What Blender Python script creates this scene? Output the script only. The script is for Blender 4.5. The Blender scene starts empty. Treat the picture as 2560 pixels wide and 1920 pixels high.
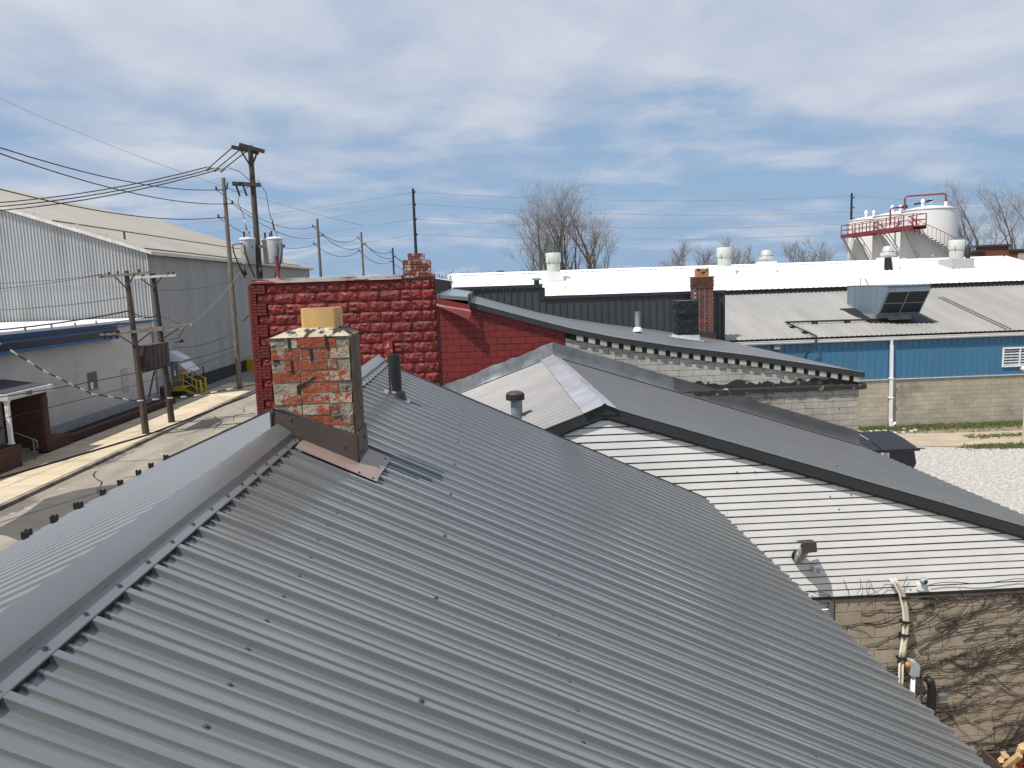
import bpy, bmesh, math, random
from math import sin, cos, pi, radians, sqrt, atan2
from mathutils import Vector as V, Matrix

SC = bpy.context.scene
COL = SC.collection
random.seed(7)
CAMH = 6.8

# ------------------------------------------------------------------ camera
def make_camera():
    p, r, yw = radians(7.35), radians(1.9), radians(2.1)
    F = V((sin(yw)*cos(p), cos(yw)*cos(p), -sin(p)))
    R0 = V((cos(yw), -sin(yw), 0)); U0 = R0.cross(F)
    R = R0*cos(r) - U0*sin(r); U = R.cross(F)
    cd = bpy.data.cameras.new('camera'); co = bpy.data.objects.new('camera', cd)
    cd.sensor_width = 36; cd.lens = 772/1024*36; cd.clip_start = 0.05; cd.clip_end = 4000
    co.matrix_world = Matrix(((R.x, U.x, -F.x, 0), (R.y, U.y, -F.y, 0), (R.z, U.z, -F.z, CAMH), (0, 0, 0, 1)))
    COL.objects.link(co); SC.camera = co
make_camera()

# ------------------------------------------------------------------ sun and sky
SUN_DIR = V((.408, .305, -.860)).normalized()      # the way the light travels
sd = bpy.data.lights.new('sun', 'SUN'); sd.energy = 4.9; sd.angle = radians(.55); sd.color = (1, .955, .89)
so = bpy.data.objects.new('sun', sd); so.rotation_euler = SUN_DIR.to_track_quat('-Z', 'Y').to_euler(); so.location = (-20, -25, 40)
COL.objects.link(so)

def make_world():
    w = bpy.data.worlds.new('World'); SC.world = w; w.use_nodes = True
    nt = w.node_tree; N = nt.nodes; L = nt.links; N.clear()
    out = N.new('ShaderNodeOutputWorld'); bg = N.new('ShaderNodeBackground'); bg.inputs['Strength'].default_value = .1
    L.new(bg.outputs[0], out.inputs[0])
    sky = N.new('ShaderNodeTexSky'); sky.sky_type = 'NISHITA'; sky.sun_disc = False
    sky.sun_elevation = radians(59.3); sky.sun_rotation = atan2(-SUN_DIR.x, -SUN_DIR.y)
    sky.altitude = 200; sky.air_density = 1.0; sky.dust_density = .6; sky.ozone_density = 2.0
    tc = N.new('ShaderNodeTexCoord')
    sep = N.new('ShaderNodeSeparateXYZ'); L.new(tc.outputs['Generated'], sep.inputs[0])
    def math_(op, a, b=None, clamp=False):
        m = N.new('ShaderNodeMath'); m.operation = op; m.use_clamp = clamp
        for i, v in enumerate((a, b)):
            if v is None: continue
            if isinstance(v, (int, float)): m.inputs[i].default_value = v
            else: L.new(v, m.inputs[i])
        return m.outputs[0]
    zz = math_('MAXIMUM', sep.outputs['Z'], 0.0)
    inv = math_('DIVIDE', 1.0, math_('ADD', zz, .13))
    sc = N.new('ShaderNodeVectorMath'); sc.operation = 'SCALE'
    L.new(tc.outputs['Generated'], sc.inputs[0]); L.new(inv, sc.inputs['Scale'])
    def noise(scale, detail, rough, dist, off, stretch=(1, 1, .0)):
        mp = N.new('ShaderNodeMapping'); mp.inputs['Location'].default_value = off; mp.inputs['Scale'].default_value = stretch
        L.new(sc.outputs[0], mp.inputs[0])
        n = N.new('ShaderNodeTexNoise'); n.inputs['Scale'].default_value = scale; n.inputs['Detail'].default_value = detail
        n.inputs['Roughness'].default_value = rough; n.inputs['Distortion'].default_value = dist
        L.new(mp.outputs[0], n.inputs['Vector']); return n.outputs['Fac']
    n1 = noise(1.7, 9, .55, .35, (3.2, 1.7, 0), (.72, .85, 0))
    n2 = noise(.75, 4, .5, .3, (5.3, 2.2, 0), (.6, 1.0, 0))
    ramp = N.new('ShaderNodeValToRGB'); L.new(sep.outputs['Z'], ramp.inputs[0])
    cr = ramp.color_ramp
    for pos, v in ((0, .45), (.05, .455), (.11, .48), (.17, .485), (.215, .56), (.27, .72), (.36, .76), (.6, .56), (1, .46)):
        e = cr.elements.new(pos); e.color = (v, v, v, 1)
    cr.elements.remove(cr.elements[0]); cr.elements.remove(cr.elements[-1])
    f = math_('ADD', math_('MULTIPLY', n1, .55), math_('MULTIPLY', n2, .45))
    f = math_('ADD', f, math_('SUBTRACT', ramp.outputs[0], .5))
    mr = N.new('ShaderNodeMapRange'); mr.interpolation_type = 'SMOOTHSTEP'
    mr.inputs['From Min'].default_value = .43; mr.inputs['From Max'].default_value = .60
    L.new(f, mr.inputs['Value'])
    # cloud shading: bright edges, greyer thick parts
    n3 = noise(1.7, 8, .55, .3, (1.2, 7.7, 0), (1, .8, 0))
    mr3 = N.new('ShaderNodeMapRange'); mr3.inputs['From Min'].default_value = .33; mr3.inputs['From Max'].default_value = .66
    L.new(n3, mr3.inputs['Value'])
    cc = N.new('ShaderNodeMix'); cc.data_type = 'RGBA'
    cc.inputs[6].default_value = (4.05, 4.8, 6.25, 1); cc.inputs[7].default_value = (6.05, 6.45, 7.15, 1)
    L.new(mr3.outputs[0], cc.inputs[0])
    # the clear sky between the clouds: thin haze over the blue
    hz = N.new('ShaderNodeMix'); hz.data_type = 'RGBA'; hr = N.new('ShaderNodeValToRGB'); L.new(sep.outputs['Z'], hr.inputs[0])
    for pos, v in ((0, .97), (.08, .93), (.15, .85), (.35, .6), (.7, .2), (1, .1)):
        e = hr.color_ramp.elements.new(pos); e.color = (v, v, v, 1)
    hr.color_ramp.elements.remove(hr.color_ramp.elements[0]); hr.color_ramp.elements.remove(hr.color_ramp.elements[-1])
    L.new(hr.outputs[0], hz.inputs[0])
    L.new(sky.outputs[0], hz.inputs[6]); hz.inputs[7].default_value = (2.75, 4.1, 6.0, 1)
    mx = N.new('ShaderNodeMix'); mx.data_type = 'RGBA'
    L.new(mr.outputs[0], mx.inputs[0]); L.new(hz.outputs[2], mx.inputs[6]); L.new(cc.outputs[2], mx.inputs[7])
    L.new(mx.outputs[2], bg.inputs['Color'])
make_world()
SC.view_settings.view_transform = 'Standard'; SC.view_settings.look = 'None'
SC.view_settings.exposure = .10; SC.view_settings.gamma = 1; SC.view_settings.use_curve_mapping = False

# ------------------------------------------------------------------ materials
MATS = {}
def mat(name, col, col2=None, rough=.65, metal=0., scale=3., detail=5, lo=.35, hi=.65, bump=0., bscale=None, rnd=0., spec=.5,
        stretch=(1, 1, 1), chips=None, coat=0., coat_ior=1.5, coat_rough=.25):
    """Procedural surface: two colours mixed by world-space noise, optional per-object brightness, chips and bump."""
    if name in MATS: return MATS[name]
    m = bpy.data.materials.new(name); m.use_nodes = True; MATS[name] = m
    nt = m.node_tree; N = nt.nodes; L = nt.links
    b = N['Principled BSDF']; b.inputs['Roughness'].default_value = rough; b.inputs['Metallic'].default_value = metal
    b.inputs['Specular IOR Level'].default_value = spec
    if coat: b.inputs['Coat Weight'].default_value = coat; b.inputs['Coat IOR'].default_value = coat_ior; b.inputs['Coat Roughness'].default_value = coat_rough
    geo = N.new('ShaderNodeNewGeometry')
    def noise(sc_, det, st=(1, 1, 1), rg=.55):
        mp = N.new('ShaderNodeMapping'); mp.inputs['Scale'].default_value = st; L.new(geo.outputs['Position'], mp.inputs[0])
        n = N.new('ShaderNodeTexNoise'); n.inputs['Scale'].default_value = sc_; n.inputs['Detail'].default_value = det
        n.inputs['Roughness'].default_value = rg
        L.new(mp.outputs[0], n.inputs['Vector']); return n.outputs['Fac']
    def rng(src, a, b_):
        r = N.new('ShaderNodeMapRange'); r.inputs['From Min'].default_value = a; r.inputs['From Max'].default_value = b_
        L.new(src, r.inputs['Value']); return r.outputs[0]
    def mixc(fac, a, c):
        x = N.new('ShaderNodeMix'); x.data_type = 'RGBA'
        L.new(fac, x.inputs[0])
        for i, v in ((6, a), (7, c)):
            if isinstance(v, tuple): x.inputs[i].default_value = (*v, 1)
            else: L.new(v, x.inputs[i])
        return x.outputs[2]
    if col2 is None: col2 = tuple(c*.78 for c in col)
    c = mixc(rng(noise(scale, detail, stretch), lo, hi), col2, col)
    for ch in (chips or ()):      # (colour, scale, threshold, width)
        nf = noise(ch[1], 6, ch[4] if len(ch) > 4 else (1, 1, 1), .62)
        if len(ch) > 5:     # some pieces keep more of the coat than others
            oi = N.new('ShaderNodeObjectInfo'); ad = N.new('ShaderNodeMath'); ad.operation = 'MULTIPLY_ADD'
            L.new(oi.outputs['Random'], ad.inputs[0]); ad.inputs[1].default_value = ch[5]; L.new(nf, ad.inputs[2]); nf = ad.outputs[0]
        c = mixc(rng(nf, ch[2], ch[2]+ch[3]), c, ch[0])
    if rnd:
        oi = N.new('ShaderNodeObjectInfo'); r = rng(oi.outputs['Random'], 0, 1)
        mm = N.new('ShaderNodeMath'); mm.operation = 'MULTIPLY_ADD'; L.new(r, mm.inputs[0]); mm.inputs[1].default_value = 2*rnd; mm.inputs[2].default_value = 1-rnd
        hs = N.new('ShaderNodeHueSaturation'); L.new(mm.outputs[0], hs.inputs['Value']); L.new(c, hs.inputs['Color']); c = hs.outputs[0]
    L.new(c, b.inputs['Base Color'])
    rr = N.new('ShaderNodeMath'); rr.operation = 'MULTIPLY_ADD'; L.new(noise(scale*2.3, 4), rr.inputs[0]); rr.inputs[1].default_value = .22; rr.inputs[2].default_value = max(.02, rough-.11)
    L.new(rr.outputs[0], b.inputs['Roughness'])
    if bump:
        bn = N.new('ShaderNodeBump'); bn.inputs['Strength'].default_value = min(1, bump); bn.inputs['Distance'].default_value = .02*max(1, bump)
        L.new(noise(bscale or scale*8, 6, stretch), bn.inputs['Height']); L.new(bn.outputs[0], b.inputs['Normal'])
    return m

def glass_mat():
    m = mat('dark_glass', (.02, .025, .03), rough=.08, spec=.6); return m

# ------------------------------------------------------------------ objects
WM = {}
def link(o, parent=None, world=None):
    COL.objects.link(o)
    if world is None: world = Matrix.Identity(4)
    if parent is not None:
        o.parent = parent; o.matrix_parent_inverse = WM[parent.name].inverted()
    o.matrix_basis = world; WM[o.name] = world.copy(); return o

def thing(name, loc, label, cat, group=None):
    o = bpy.data.objects.new(name, None); o.empty_display_size = .3
    link(o, None, Matrix.Translation(loc)); return tag(o, label, cat, group)

def tag(o, label=None, cat=None, group=None, kind=None):
    if label: o['label'] = label
    if cat: o['category'] = cat
    if group: o['group'] = group
    if kind: o['kind'] = kind
    return o

def inst(name, mesh, parent, loc=(0, 0, 0), rot=(0, 0, 0), scale=(1, 1, 1), axes=None):
    o = bpy.data.objects.new(name, mesh)
    if axes:
        U, W_, Nn = axes
        M = Matrix(((U[0], W_[0], Nn[0], loc[0]), (U[1], W_[1], Nn[1], loc[1]), (U[2], W_[2], Nn[2], loc[2]), (0, 0, 0, 1)))
    else:
        from mathutils import Euler
        M = Matrix.Translation(loc) @ Euler(rot).to_matrix().to_4x4() @ Matrix.Diagonal((*scale, 1))
    return link(o, parent, M)

class MB:
    """Collects faces and links them as one mesh object."""
    def __init__(s): s.v = []; s.f = []
    def add(s, vs, fs):
        k = len(s.v); s.v += [tuple(p) for p in vs]; s.f += [tuple(i+k for i in f) for f in fs]; return s
    def box(s, x0, x1, y0, y1, z0, z1):
        return s.add([(x0, y0, z0), (x1, y0, z0), (x1, y1, z0), (x0, y1, z0), (x0, y0, z1), (x1, y0, z1), (x1, y1, z1), (x0, y1, z1)],
                     [(3, 2, 1, 0), (4, 5, 6, 7), (0, 1, 5, 4), (1, 2, 6, 5), (2, 3, 7, 6), (3, 0, 4, 7)])
    def prism(s, poly, ext):
        """poly: 3d points of a flat outline; ext: extrusion vector"""
        n = len(poly); e = V(ext)
        return s.add([V(p) for p in poly]+[V(p)+e for p in poly],
                     [tuple(range(n))[::-1], tuple(range(n, 2*n))]+[(i, (i+1) % n, n+(i+1) % n, n+i) for i in range(n)])
    def bar(s, a, b, w, h=None, up=(0, 0, 1)):
        """square bar from a to b"""
        a, b = V(a), V(b); d = (b-a).normalized(); u = V(up)
        if abs(d.dot(u)) > .98: u = V((0, 1, 0))
        x = d.cross(u).normalized(); z = x.cross(d); h = h or w
        vs = []
        for p in (a, b):
            vs += [p-x*w/2-z*h/2, p+x*w/2-z*h/2, p+x*w/2+z*h/2, p-x*w/2+z*h/2]
        return s.add(vs, [(3, 2, 1, 0), (4, 5, 6, 7), (0, 1, 5, 4), (1, 2, 6, 5), (2, 3, 7, 6), (3, 0, 4, 7)])
    def tube(s, pts, r, n=8, cap=True):
        pts = [V(p) for p in pts]; m = len(pts)
        rs = r if isinstance(r, (list, tuple)) else [r]*m
        k = len(s.v); prev = None
        for i, p in enumerate(pts):
            d = (pts[min(i+1, m-1)]-pts[max(i-1, 0)])
            d = d.normalized() if d.length > 1e-9 else V((0, 0, 1))
            if prev is None:
                a = V((0, 0, 1)) if abs(d.z) < .9 else V((1, 0, 0)); x = d.cross(a).normalized()
            else:
                x = (prev-d*prev.dot(d)); x = x.normalized() if x.length > 1e-6 else d.orthogonal().normalized()
            prev = x; y = d.cross(x)
            for j in range(n):
                t = 2*pi*j/n; s.v.append(tuple(p+(x*cos(t)+y*sin(t))*rs[i]))
        for i in range(m-1):
            for j in range(n):
                a = k+i*n+j; b = k+i*n+(j+1) % n; s.f.append((a, b, b+n, a+n))
        if cap:
            s.f.append(tuple(k+j for j in range(n))[::-1]); s.f.append(tuple(k+(m-1)*n+j for j in range(n)))
        return s
    def lathe(s, c, prof, n=24, axis=None, cap=True):
        """prof: (radius, height) pairs round a vertical axis through c"""
        k = len(s.v); c = V(c)
        q = V((0, 0, 1)).rotation_difference(V(axis)) if axis else None
        for r, h in prof:
            for j in range(n):
                t = 2*pi*j/n; p = V((r*cos(t), r*sin(t), h))
                if q: p = q @ p
                s.v.append(tuple(c+p))
        for i in range(len(prof)-1):
            for j in range(n):
                a = k+i*n+j; b = k+i*n+(j+1) % n; s.f.append((a, b, b+n, a+n))
        if cap:
            s.f.append(tuple(k+j for j in range(n))[::-1]); s.f.append(tuple(k+(len(prof)-1)*n+j for j in range(n)))
        return s
    def mesh(s, name, m, smooth=False, angle=None):
        me = bpy.data.meshes.new(name); me.from_pydata(s.v, [], s.f); me.update()
        if m: me.materials.append(m)
        if smooth:
            me.polygons.foreach_set('use_smooth', [True]*len(me.polygons))
            if angle: me.set_sharp_from_angle(angle=radians(angle))
        return me
    def build(s, name, m, parent=None, smooth=False, angle=None, fixn=False):
        me = s.mesh(name, m, smooth, angle)
        if fixn:
            bm = bmesh.new(); bm.from_mesh(me); bmesh.ops.recalc_face_normals(bm, faces=bm.faces); bm.to_mesh(me); bm.free()
        return link(bpy.data.objects.new(name, me), parent)

def struct(name, mb, m, smooth=False):
    return tag(mb.build(name, m, None, smooth), kind='structure')

def rib_mesh(name, m, profile, pitch, count, length, top=None, start=0.):
    """ribbed sheet: u along X, length along Y, rib height along Z; profile = [(u, n)...] for one pitch"""
    us = []
    for i in range(count):
        for (u, n) in profile: us.append((start+i*pitch+u, n))
    us.append((start+count*pitch, profile[0][1]))
    vs = []; fs = []
    for (u, n) in us:
        ln = top(u) if top else length
        vs += [(u, 0, n), (u, ln, n)]
    for i in range(len(us)-1): fs.append((2*i, 2*i+2, 2*i+3, 2*i+1))
    b = MB(); b.v = vs; b.f = fs
    return b.mesh(name, m)

def wave(pitch, amp, n=8): return [(pitch*i/n, amp*.5*(1-cos(2*pi*i/n))) for i in range(n)]
def trap(pitch, base, topw, hgt, minors=0):
    c = pitch/2
    pr = [(0, 0)]
    def rib(cx, b_, t_, h_): return [(cx-b_/2, 0), (cx-t_/2, h_), (cx+t_/2, h_), (cx+b_/2, 0)]
    pr += rib(c, base, topw, hgt)
    if minors:      # two small stiffening ribs between the large ones
        off = pitch/3
        pr = [(0, 0)]
        for cx in (c-off, c, c+off):
            pr += rib(cx, base, topw, hgt) if cx == c else rib(cx, .024, .018, .0125)
    return pr

def clip2(poly, a, b, c):
    """keep a*x+b*y<=c"""
    out = []
    for i in range(len(poly)):
        p, q = poly[i], poly[(i+1) % len(poly)]
        dp, dq = a*p[0]+b*p[1]-c, a*q[0]+b*q[1]-c
        if dp <= 0: out.append(p)
        if (dp < 0 < dq) or (dq < 0 < dp):
            t = dp/(dp-dq); out.append((p[0]+t*(q[0]-p[0]), p[1]+t*(q[1]-p[1])))
    return out

def bevbox_mesh(name, m, bev=.06):
    """unit block -0.5..0.5 with a chamfered front (-Y) face"""
    b = MB(); e = .5; i = .5-bev; k = .5-bev*1.6
    vs = [(-e, e, -e), (e, e, -e), (e, e, e), (-e, e, e), (-e, -e+bev, -e), (e, -e+bev, -e), (e, -e+bev, e), (-e, -e+bev, e),
          (-i, -e, -k), (i, -e, -k), (i, -e, k), (-i, -e, k)]
    fs = [(0, 3, 2, 1), (0, 1, 5, 4), (1, 2, 6, 5), (2, 3, 7, 6), (3, 0, 4, 7), (4, 5, 9, 8), (5, 6, 10, 9), (6, 7, 11, 10), (7, 4, 8, 11), (8, 9, 10, 11)]
    b.v = vs; b.f = fs; return b.mesh(name, m)

def lay_blocks(parent, name, meshes, x0, x1, z0, z1, yface, bw, bh, joint, depth, m=None, clips=(), start=0., jit=.003, limit=300):
    """running-bond blocks in the plane y=yface (facing -Y); clips = half planes (a,b,c): keep a*x+b*z<=c"""
    row = 0; z = z0; cnt = 0; rest = MB()
    while z < z1-1e-6:
        zt = min(z+bh, z1); x = x0-(bw/2 if row % 2 else 0)+start-(bw if start else 0)
        while x < x1:
            a, b = max(x, x0), min(x+bw, x1)
            if b-a > .05:
                poly = [(a+joint/2, z+joint/2), (b-joint/2, z+joint/2), (b-joint/2, zt-joint/2), (a+joint/2, zt-joint/2)]
                full = poly; cl = poly
                for c in (clips((a+b)/2) if callable(clips) else clips):
                    cl = clip2(cl, *c)
                    if len(cl) < 3: break
                if len(cl) >= 3:
                    area = abs(sum(cl[i][0]*cl[(i+1) % len(cl)][1]-cl[(i+1) % len(cl)][0]*cl[i][1] for i in range(len(cl))))/2
                    fa = (b-a-joint)*(zt-z-joint)
                    dy = random.uniform(-jit, jit)
                    if area > .02*fa and area > .0015:
                        if cnt >= limit:
                            rest.prism([(p[0], yface+dy, p[1]) for p in cl], (0, depth, 0))
                        elif area > .995*fa:
                            inst(name, random.choice(meshes), parent, ((a+b)/2, yface+depth/2+dy, (z+zt)/2), scale=(b-a-joint, depth, zt-z-joint)); cnt += 1
                        else:
                            MB().prism([(p[0], yface+dy, p[1]) for p in cl], (0, depth, 0)).build(name, m or meshes[0].materials[0], parent, fixn=True); cnt += 1
            x += bw
        z += bh; row += 1
    if rest.f: tag(rest.build(name+'_field', m or meshes[0].materials[0], parent, fixn=True), kind='stuff')
    return cnt

def rock_mesh(name, m, seed, nx=7, nz=4):
    """rock-faced block, unit size, broken face towards -Y"""
    r = random.Random(seed); b = MB(); ids = {}
    for i in range(nx+1):
        for k in range(nz+1):
            x = i/nx-.5; z = k/nz-.5
            edge = min(i, nx-i, k, nz-k)
            y = -.5 if edge > 0 else -.05
            if edge > 0: y += r.uniform(-.35, .30); x += r.uniform(-.03, .03); z += r.uniform(-.06, .06)
            ids[i, k] = len(b.v); b.v.append((x, y, z))
    for i in range(nx):
        for k in range(nz):
            a, c, d, e = ids[i, k], ids[i+1, k], ids[i+1, k+1], ids[i, k+1]
            if r.random() < .5: b.f += [(a, c, d), (a, d, e)]
            else: b.f += [(a, c, e), (c, d, e)]
    ring = [ids[i, 0] for i in range(nx+1)]+[ids[nx, k] for k in range(1, nz+1)]+[ids[i, nz] for i in range(nx-1, -1, -1)]+[ids[0, k] for k in range(nz-1, 0, -1)]
    base = len(b.v); b.v += [(b.v[q][0], .5, b.v[q][2]) for q in ring]; n = len(ring)
    for j in range(n): b.f.append((ring[(j+1) % n], ring[j], base+j, base+(j+1) % n))
    return b.mesh(name, m)

def catenary(a, b, sag, n=18):
    a, b = V(a), V(b); out = []
    for i in range(n+1):
        t = i/n; p = a.lerp(b, t); p.z -= sag*4*t*(1-t); out.append(p)
    return out

def wire(pts, r, label, group='overhead wires', m=None, name='overhead_wire', sides=5):
    o = MB().tube(pts, r, sides).build(name, m or M_WIRE, None, True)
    return tag(o, label, 'wire', group)

def text_mesh(name, s, size, m, parent, loc, axes, extrude=.004):
    cu = bpy.data.curves.new(name, 'FONT'); cu.body = s; cu.size = size; cu.extrude = extrude; cu.align_x = 'CENTER'
    o = bpy.data.objects.new(name+'_tmp', cu); COL.objects.link(o)
    dg = bpy.context.evaluated_depsgraph_get(); me = bpy.data.meshes.new_from_object(o.evaluated_get(dg))
    bpy.data.objects.remove(o); me.materials.clear(); me.materials.append(m); me.name = name
    return inst(name, me, parent, loc, axes=axes)
# ------------------------------------------------------------------ shared materials
M_WIRE = mat('wire_black', (.012, .012, .013), rough=.6)
M_WIREG = mat('wire_grey', (.30, .31, .32), rough=.5)
M_ROOF = mat('roof_paint_grey', (.128, .133, .134), (.117, .122, .124), rough=.4, scale=.5, spec=.5, coat=1, coat_ior=2.0, coat_rough=.17, chips=(((.096, .098, .098), 1.0, .52, .2, (.22, 4, .22)), ((.155, .16, .16), 2.3, .62, .12, (.3, 2.5, .3))))
M_ROOFL = mat('roof_paint_grey_street', (.135, .142, .145), (.125, .132, .135), rough=.4, scale=.5, coat=1, coat_ior=1.7, coat_rough=.2)
M_CAP = mat('cap_paint_grey', (.128, .134, .136), (.118, .124, .126), rough=.4, scale=1.2, coat=1, coat_ior=1.6, coat_rough=.25)
M_ROOF2 = mat('roof_paint_slate', (.128, .13, .13), (.116, .118, .119), rough=.45, scale=.8, coat=1, coat_ior=1.6, coat_rough=.25)
M_DARK = mat('trim_charcoal', (.030, .032, .034), (.025, .027, .029), rough=.5, scale=2)
M_BLACK = mat('matte_black', (.012, .012, .013), rough=.6)
M_RUBBER = mat('rubber_black', (.016, .016, .017), rough=.45)
M_SCREW = mat('screw_head', (.09, .095, .1), rough=.4, metal=.3)
M_GALV = mat('galvanised', (.46, .49, .51), (.33, .36, .38), rough=.36, metal=.65, scale=5, bump=.25, bscale=4)
M_GALVD = mat('galvanised_dull', (.20, .215, .225), (.14, .15, .155), rough=.48, metal=.35, scale=3, bump=.25, bscale=3)
M_WOODP = mat('pole_wood', (.115, .086, .062), (.052, .040, .031), rough=.85, scale=5, stretch=(5, 5, .35), bump=.6, bscale=9)
M_WOODG = mat('pole_wood_grey', (.20, .172, .14), (.10, .085, .07), rough=.85, scale=5, stretch=(5, 5, .35), bump=.6, bscale=9)
M_WOODD = mat('crossarm_dark', (.05, .045, .04), rough=.85, scale=4)
M_WHITE = mat('white_paint', (.80, .80, .79), (.70, .70, .69), rough=.5, scale=2)
M_CONC = mat('concrete', (.54, .44, .315), (.46, .375, .265), rough=.9, scale=.9, bump=.15, bscale=30, rnd=.07, chips=(((.33, .27, .2), 1.1, .60, .12),))

# ------------------------------------------------------------------ the ground
def sm(a, b, x):
    t = max(0, min(1, (x-a)/(b-a))); return t*t*(3-2*t)
def ground_z(x, y): return -1.85*sm(12.2, 10.6, x)*sm(-2, 0, x)*sm(17, 14.5, y)
def make_ground():
    xs = [-1500, -400, -120, -60, -30, -10, -3, -2, -1, 0, 2, 5, 8, 10, 10.6, 11, 11.4, 11.8, 12.2, 13, 16, 20, 30, 60, 120, 400, 1500]
    ys = [-300, -60, -20, 0, 6, 10, 12, 14, 14.5, 15, 15.5, 16, 16.5, 17, 20, 26, 34, 50, 90, 160, 400, 1000, 3000]
    b = MB()
    for y in ys:
        for x in xs: b.v.append((x, y, ground_z(x, y)-.012))
    n = len(xs)
    for j in range(len(ys)-1):
        for i in range(n-1): b.f.append((j*n+i, j*n+i+1, (j+1)*n+i+1, (j+1)*n+i))
    g = struct('ground', b, mat('dirt_and_grass', (.27, .225, .165), (.20, .165, .12), rough=.95, scale=.6, bump=.5, bscale=9,
               chips=(((.055, .085, .022), .28, .53, .08), ((.33, .28, .2), 3.0, .6, .1))))
    # asphalt road along the left
    r = MB(); r.box(-16.02, -7.0, -40, 140, -.2, 0)
    struct('road', r, mat('worn_asphalt', (.30, .262, .213), (.205, .18, .147), rough=.92, scale=.55, bump=.3, bscale=30, stretch=(1.6, .35, 1),
           chips=(((.13, .115, .095), .35, .60, .03, (1.5, .5, 1)), ((.40, .35, .28), 1.6, .62, .05))))
    yd = MB(); yd.box(-21, -19.26, 49.5, 140, -.2, .004); yd.box(-19.26, -16.5, 56.6, 140, -.2, .004)
    struct('yard_pavement', yd, mat('yard_asphalt', (.22, .205, .185), (.16, .15, .135), rough=.95, scale=.5, bump=.3, bscale=30))
    # darker repair patches and cracks in the road
    for px, py, w, h, s in ((-13.4, 25.2, 3.2, 6.2, 1), (-12.2, 38.5, 1.6, 3.2, 4)):
        rr = random.Random(s); pts = []
        for i in range(16):
            t = 2*pi*i/16; q = 1+rr.uniform(-.16, .16)
            pts.append((px+w/2*q*cos(t)*1.15, py+h/2*q*sin(t), .004))
        p = MB(); p.v = pts; p.f = [tuple(range(16))]
        struct('road_patch', p, mat('asphalt_patch', (.092, .086, .077), (.07, .066, .06), rough=.95, scale=1.2, bump=.3, bscale=30))
    ck = MB(); rr = random.Random(3)
    for c in range(16):
        x, y = rr.uniform(-15.3, -9), rr.uniform(24, 52); a = rr.choice((1.5, 1.6, 1.4, .2)); w = .03
        pts = [(x, y)]
        for i in range(9):
            a += rr.uniform(-.35, .35); x += .55*cos(a); y += .55*sin(a); pts.append((x, y))
        for (x0, y0), (x1, y1) in zip(pts, pts[1:]):
            d = V((x1-x0, y1-y0, 0)).normalized(); s_ = V((-d.y, d.x, 0))*w*rr.uniform(.5, 1.2)
            ck.add([V((x0, y0, .006))-s_, V((x1, y1, .006))-s_, V((x1, y1, .006))+s_, V((x0, y0, .006))+s_], [(0, 1, 2, 3)])
    struct('road_crack', ck, mat('tar_crack', (.035, .032, .03), rough=.7))
    # left pavement: kerb and slabs
    k = MB(); k.box(-16.16, -16.0, -20, 57, -.2, .125)
    struct('kerb', k, mat('kerb_concrete', (.30, .26, .21), (.12, .105, .09), rough=.9, scale=1.6, bump=.3, bscale=20))
    pv = MB(); pv.box(-19.25, -16.17, -20, 56.5, -.2, .075)
    pav = struct('pavement', pv, mat('joint_dirt', (.12, .10, .08), rough=.95))
    slab = MB(); slab.box(-.5, .5, -.5, .5, -.5, .5); sm_ = slab.mesh('slab', M_CONC)
    y = 16.
    while y < 56:
        ln = random.choice((1.52, 1.52, 3.04)); w = 3.06
        inst('slab', sm_, pav, (-17.72, y+ln/2, .10+random.uniform(-.004, .004)), scale=(w-.012, ln-.02, .06), rot=(random.uniform(-.002, .002), 0, 0)); y += ln
    rs = MB(); rs.box(-9.4, -7.0, -30, 20.6, -.2, .13)
    struct('near_pavement', rs, M_CONC)
    # white gravel lot on the right with its stones
    gp = MB(); o = [(11.9, 12.5), (60, 12.5), (60, 27.2), (22.5, 27.6), (20.3, 27.9), (18.6, 28.2), (17, 28.9), (15.5, 30.3), (13.5, 31.0), (11.9, 31.2)]
    gp.v = [(x, y, .004) for x, y in o]; gp.f = [tuple(range(len(o)))]
    struct('gravel_lot', gp, mat('white_gravel', (.45, .435, .40), (.27, .255, .23), rough=.95, scale=9, lo=.38, hi=.6, bump=.8, bscale=26))
    st = MB(); rr = random.Random(11)
    for i in range(9000):
        x = 12+rr.random()*14; y = 13+rr.random()*15.3
        if y > 28.0 and x > 17: continue
        s_ = rr.uniform(.015, .05); a = rr.random()*pi
        c, q = cos(a)*s_, sin(a)*s_
        st.add([(x+c, y+q, .003), (x-q, y+c*.8, .003), (x-c, y-q, .003), (x+q, y-c*.8, .003), (x+q*.2, y+c*.2, .004+s_*rr.uniform(.6, 1.1))],
               [(0, 1, 4), (1, 2, 4), (2, 3, 4), (3, 0, 4)])
    tag(st.build('gravel', mat('gravel_stones', (.50, .485, .45), (.20, .19, .17), rough=.9, scale=14, lo=.3, hi=.55)), 'loose white gravel spread over the lot behind the grey roof', 'gravel', kind='stuff')
    # sandy track and grass by the block wall
    tr = MB(); o = [(11.9, 31.25), (13.5, 31.05), (15.5, 30.4), (17, 29.0), (18.6, 28.6), (30, 28.9), (30, 31.1), (23, 31.1), (19, 31.2), (15.5, 31.7), (11.9, 31.9)]
    tr.v = [(x, y, .002) for x, y in o]; tr.f = [tuple(range(len(o)))]
    struct('dirt_track', tr, mat('sandy_track', (.42, .345, .255), (.33, .27, .20), rough=.95, scale=1.3, stretch=(.5, 2.5, 1), bump=.5, bscale=14))
    gr = MB(); rr = random.Random(5)
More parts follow.
